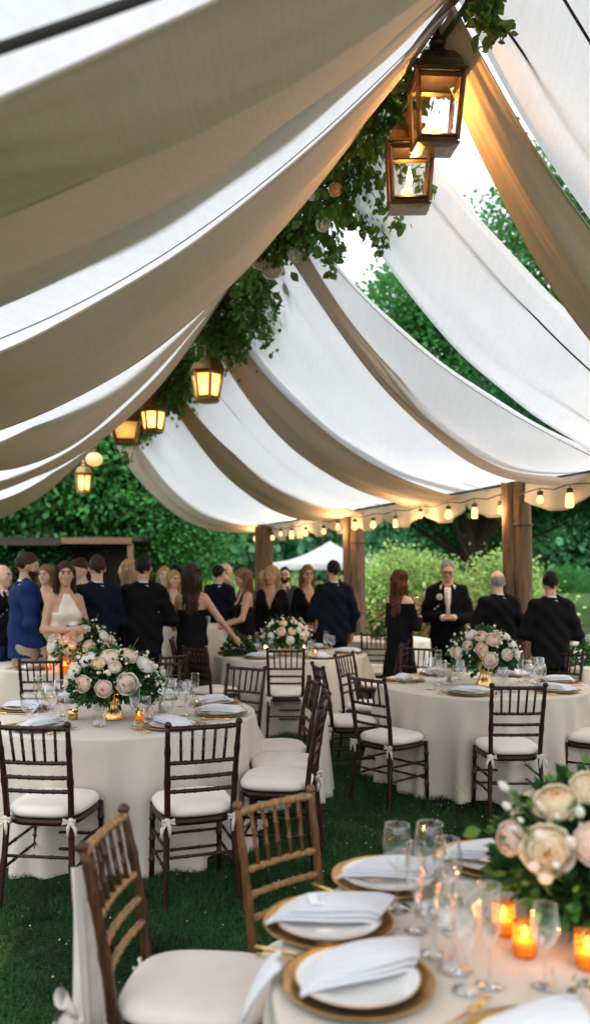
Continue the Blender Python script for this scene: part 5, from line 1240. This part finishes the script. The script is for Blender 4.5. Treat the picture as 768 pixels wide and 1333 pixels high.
def tree(name, label, x, y, z0, crown, trunk, leafmat_, nleaf, lsize, seed, cat='tree', group=None, fork=None, solid=0.):
    """crown: list of (dx,dy,dz,rx,ry,rz) lobes"""
    r = np.random.default_rng(seed); t = thing(name, label, cat, (x, y, z0), 0, group)
    cr = np.array(crown, float); wts = cr[:, 3] * cr[:, 5]; wts /= wts.sum()
    k = r.choice(len(cr), nleaf // 14, p=wts); d = r.normal(size=(len(k), 3)); d /= np.linalg.norm(d, axis=1)[:, None]
    q = cr[k, :3] + d * cr[k, 3:] * (r.uniform(.50, 1.06, len(k)) ** .55)[:, None]
    cs = r.uniform(.5, 1.3, len(k)) * lsize * 3.2
    kk = r.integers(0, len(k), nleaf); p = q[kk] + r.normal(size=(nleaf, 3)) * cs[kk][:, None] * np.array([.75, .75, .45])
    o = d[kk] + (0, 0, -.35)
    link('crown', leaf_mesh(p, np.full(nleaf, lsize), o, .5, r), leafmat_, t)
    if trunk:
        h, r0 = trunk; m = MB()
        def limb(a, b, ra, rb, k=8):
            a, b = np.array(a, float), np.array(b, float); P = []; 
            for i in range(k):
                u = i / (k - 1); P.append(a + (b - a) * u + np.array([math.sin(3 * u + ra * 30), math.cos(4 * u + rb * 20), 0]) * .06 * np.linalg.norm(b - a) * u * (1 - u) * 2)
            m.tube(P, list(np.linspace(ra, rb, k)), 10)
        if fork:
            limb((0, 0, -.1), (0, 0, h), r0 * 1.25, r0 * .9)
            for fx, fz, fr in fork: limb((0, 0, h * .92), (fx, .3 * math.sin(fx * 3), fz), r0 * fr, r0 * fr * .45)
        else: limb((0, 0, -.1), (.1, 0, h), r0 * 1.2, r0 * .6)
        for i in range(10):
            c = cr[i % len(cr)]; limb((0, 0, h * (.75 + .02 * i)), c[:3] + r.normal(size=3) * c[3:] * .45, r0 * .35, r0 * .07)
        m.build('trunk', M_bark, t)
    return t
# big tree at the left, its crown hanging over the shed
tree('broad_tree', 'broad dark green tree whose crown fills the left end of the marquee', -6.6, 24, 0, [(0, 0, 6.2, 4.2, 3, 3.3), (-4, 0, 5.6, 3.4, 3, 3), (2.4, 0, 4.7, 1.9, 2.2, 2.0), (-1.6, .3, 8.4, 3.4, 2.6, 2.6), (3.1, -.4, 3.5, 1.1, 1.3, 1.1), (-7.2, 0, 5.0, 2.6, 2.4, 2.6), (.5, -1.5, 4.2, 2.6, 1.3, 1.2), (-3.5, -1.5, 3.9, 2.8, 1.3, 1.0)], (3.6, .28), M_leafE, 70000, .20, 21, fork=[(1.6, 5, .6), (-2, 5.6, .7)])
tree('young_tree', 'small leafy tree at the right flank of the broad tree', -3.3, 22.5, 0, [(0, 0, 3.1, 1.15, 1.1, 1.1), (.45, 0, 2.3, .75, .8, .75), (-.4, .2, 4.0, .9, .9, .8)], (2.0, .09), M_leafE, 12000, .12, 22)
# right tall trees seen through the gaps of the roof
tree('tall_tree', 'very tall green tree seen through the gap at the upper right of the roof', 14.2, 31, 0, [(-3, 0, 11, 5, 4, 5.5), (-5.4, 0, 13.2, 2.8, 3, 3.2), (.6, 0, 14, 4, 3, 4), (-6.2, 0, 7.5, 3, 3, 2.8), (-2.5, 0, 16.6, 3, 3, 2.6), (2.5, 0, 9, 4, 3, 4)], (8, .5), M_leafE, 60000, .21, 23, group='tall trees behind the right side')
tree('tall_tree', 'tall green tree seen through the roof gap right of the leafy garland', 5.2, 29, 0, [(0, 0, 9.2, 2.6, 2.5, 2.5), (-1.2, 0, 11.2, 1.5, 1.8, 1.5), (2.2, 0, 7.4, 2.8, 2.4, 2.2), (-1.8, 0, 7.2, 1.8, 2, 1.8), (1.2, 0, 11.0, 1.6, 1.8, 1.8)], None, M_leafE, 34000, .20, 24, group='tall trees behind the right side')
tree('forked_tree', 'dark tree with a thick forked trunk behind the grey-haired man', 5.55, 25.5, 0, [(0, 0, 5.6, 3.3, 2.5, 1.9), (-2.2, 0, 5.0, 2.0, 2, 1.3), (2.8, 0, 5.0, 2.2, 2, 1.5)], (2.3, .31), M_leafD, 26000, .18, 25, fork=[(-.75, 5.0, .72), (.95, 5.0, .78), (.1, 5.5, .4)])
tree('dark_tree', 'dark dense tree at the far right behind the near post', 26, 78, 0, [(0, 0, 9.2, 8, 5, 9), (9, 0, 9.6, 7, 5, 8.4), (-7, 0, 8.8, 4.5, 4, 6), (3.5, -2, 4.6, 8, 3, 4)], (5, .6), M_leafD, 34000, .42, 26)
tree('dark_tree', 'dark tree mass between the forked trunk and the near post', 7.9, 33, 0, [(0, 0, 4.6, 2.4, 2.2, 2.6), (-1.8, 0, 5, 2, 2, 2)], (2.5, .22), M_leafG, 16000, .2, 27)
# shrubs
sh = [('pale_shrub', 'pale green rounded shrub right of the middle post', 2.75, 20.5, [(0, 0, 1.15, 1.25, 1, 1.05), (-.8, 0, .8, .8, .8, .75), (.85, 0, .85, .8, .8, .8)], M_leafF, 16000),
      ('pale_shrub', 'pale green shrub between the forked trunk and the near post', 5.35, 21, [(0, 0, 1.1, .8, .8, 1.1), (.4, 0, .7, .8, .8, .7)], M_leafF, 9000),
      ('flowering_shrub', 'low reddish brown edged shrub behind the woman in the off-shoulder dress', 3.3, 18.8, [(0, 0, .45, 1.3, .7, .5), (1.2, 0, .4, .9, .6, .4)], leafmat('russet_leaf', (.20, .13, .04)), 5000),
      ('pale_shrub', 'soft green shrub far back between the gown and the farthest post', -2.3, 32, [(0, 0, .7, 2.0, 1, .8), (2.4, 0, .7, 1.6, 1, .75)], M_leafF, 9000),
      ('clipped_bush', 'low clipped round bush on the lawn at the far right', 21.5, 64, [(0, 0, .9, 2.3, 1.4, 1.15)], M_leafE, 9000),
      ('dark_shrub', 'dark green shrub behind the men at the far left', -9.2, 21.2, [(0, 0, 1.3, 1.8, 1, 1.5), (2, 0, 1.2, 1.6, 1, 1.3)], M_leafD, 12000)]
for i, (n_, lb, x, y, c, m_, nl) in enumerate(sh): tree(n_, lb, x, y, 0, c, None, m_, nl, .11 if y < 40 else .14, 40 + i, 'shrub')
# distant wood
r = np.random.default_rng(50); cr = []
for i in range(46): cr.append((-52 + i * 2.5 + r.uniform(-1, 1), r.uniform(-6, 6), r.uniform(3, 5), r.uniform(3, 5), 4, r.uniform(3.5, 6.5)))
w = tree('distant_wood', 'line of hazy green trees closing the view beyond the lawn', 6, 82, 0, cr, None, leafmat('far_leaf', (.09, .26, .12), .3, .4), 60000, .95, 51, 'wood'); w['kind'] = 'stuff'
w.children[0].name = 'crowns'
# shed at the left
s_ = thing('garden_pavilion', 'open timber pavilion dark with shade under the left tree behind the guests', 'pavilion', (-5.9, 20.6, 0))
mk = wood('shade_dark_timber', (.02, .014, .010), (.05, .035, .025), .8); mb = wood('brown_timber', (.12, .06, .03), (.24, .13, .07), .7)  # the dark timber has the shade of the interior put into its colour
MB().box((-1.2, 2.6, 1.3), (6.4, .1, 2.6)).build('back_wall', mk, s_, False); MB().box((-4.35, 1.2, 1.3), (.1, 2.8, 2.6)).build('side_wall', mk, s_, False)
MB().box((-1.2, 1.2, 2.58), (6.5, 3.0, .10), (.03, 0, 0)).build('roof', mk, s_, False)
MB().box((.95, -.25, 2.50), (1.75, .14, .16)).build('front_beam', mb, s_, False); MB().box((-2.1, -.27, 2.44), (4.3, .12, .12)).build('front_beam', mk, s_, False)
for px_ in (1.78, -4.2): MB().box((px_, -.2, 1.22), (.14, .14, 2.42)).build('post', mb, s_, False)
# distant white tent
tt = thing('white_tent', 'small white peaked tent far off between the middle and farthest posts', 'tent', (1.75, 41, 0)); tt.scale = (1.3, 1, 1)
P = []
for k in range(11):
    u = k / 10; hw = 2.25 * u; z = 3.35 - (3.35 - 2.15) * (1 - (1 - u) ** 1.7); row = []
    for q in range(40):
        a = q / 40 * 4; i = int(a); f = a - i; cs = [(-1, -1), (1, -1), (1, 1), (-1, 1)]; c0, c1 = cs[i % 4], cs[(i + 1) % 4]; row.append(((c0[0] + (c1[0] - c0[0]) * f) * hw, (c0[1] + (c1[1] - c0[1]) * f) * hw, z + .08 * u * (2 * abs(f - .5)) ** 2))
    P.append(row)
P.append([(p[0], p[1], 1.9) for p in P[-1]])
MB().grid(np.array(P), True).build('canopy', mat('tent_white', (.8, .8, .8), .7, trans=.4), tt)
for i, (a, b) in enumerate([(-1, -1), (1, -1), (1, 1), (-1, 1)]): MB().tube([(a * 2.2, b * 2.2, 0), (a * 2.2, b * 2.2, 2.1)], .04, 8).build('pole', M_rope2, tt)
for s in (-1, 1): MB().box((s * 2.2, 0, 1.1), (.02, 4.3, 1.9)).build('side_curtain', mat('tent_white', (.8, .8, .8)), tt, False)

# ------------------------------------------------------------------ light, camera
w = bpy.data.worlds.new('World'); scene.world = w; w.use_nodes = True; nt = w.node_tree; nt.nodes.clear()
out = nt.nodes.new('ShaderNodeOutputWorld'); bg = nt.nodes.new('ShaderNodeBackground'); sky = nt.nodes.new('ShaderNodeTexSky')
sky.sky_type = 'NISHITA'; sky.sun_disc = False; EL, AZ = math.radians(52), math.radians(160)
sky.sun_elevation = EL; sky.sun_rotation = AZ; sky.air_density = 1; sky.dust_density = 4; sky.ozone_density = 1
# cloud cover: pale grey-white veil over the blue
tc = nt.nodes.new('ShaderNodeTexCoord'); nz = nt.nodes.new('ShaderNodeTexNoise'); nz.inputs['Scale'].default_value = 2.2; nz.inputs['Detail'].default_value = 5; nt.links.new(tc.outputs['Generated'], nz.inputs[0])
mr = nt.nodes.new('ShaderNodeMapRange'); mr.inputs[1].default_value = .3; mr.inputs[2].default_value = .7; mr.inputs[3].default_value = .72; mr.inputs[4].default_value = .95; nt.links.new(nz.outputs[0], mr.inputs[0])
mx = nt.nodes.new('ShaderNodeMix'); mx.data_type = 'RGBA'; nt.links.new(mr.outputs[0], mx.inputs[0]); nt.links.new(sky.outputs[0], mx.inputs[6]); mx.inputs[7].default_value = (11, 11.4, 12, 1)
nt.links.new(mx.outputs[2], bg.inputs[0]); bg.inputs[1].default_value = SKY_STR; nt.links.new(bg.outputs[0], out.inputs[0])
l = bpy.data.lights.new('sun', 'SUN'); l.energy = SUN_STR; l.angle = math.radians(22); l.color = (1, .96, .9); o = bpy.data.objects.new('sun', l); COL.objects.link(o)
d = Vector((math.sin(AZ) * math.cos(EL), math.cos(AZ) * math.cos(EL), math.sin(EL))); o.rotation_euler = d.to_track_quat('Z', 'Y').to_euler()
cam = bpy.data.cameras.new('camera'); co = bpy.data.objects.new('camera', cam); COL.objects.link(co); scene.camera = co
co.location = (0, 0, CZ); co.rotation_euler = (PI / 2, 0, 0); cam.sensor_fit = 'VERTICAL'; cam.sensor_height = 36; cam.sensor_width = 36; cam.lens = 1057 / 1333 * 36
cam.shift_y = 81.5 / 1333; cam.clip_end = 2000; cam.clip_start = .05
cam.dof.use_dof = True; cam.dof.focus_distance = 4.6; cam.dof.aperture_fstop = 1.6
vs = scene.view_settings; vs.view_transform = 'Standard'; vs.look = 'None'; vs.gamma = 1; vs.use_curve_mapping = False; vs.exposure = EXPO
scene.render.engine = 'CYCLES'; cy = scene.cycles; cy.use_denoising = True; cy.max_bounces = 9; cy.diffuse_bounces = 4; cy.glossy_bounces = 4; cy.transmission_bounces = 6; cy.transparent_max_bounces = 40; cy.sample_clamp_indirect = 6; cy.caustics_reflective = False; cy.caustics_refractive = False
try: cy.denoiser = 'OPENIMAGEDENOISE'
except Exception: pass
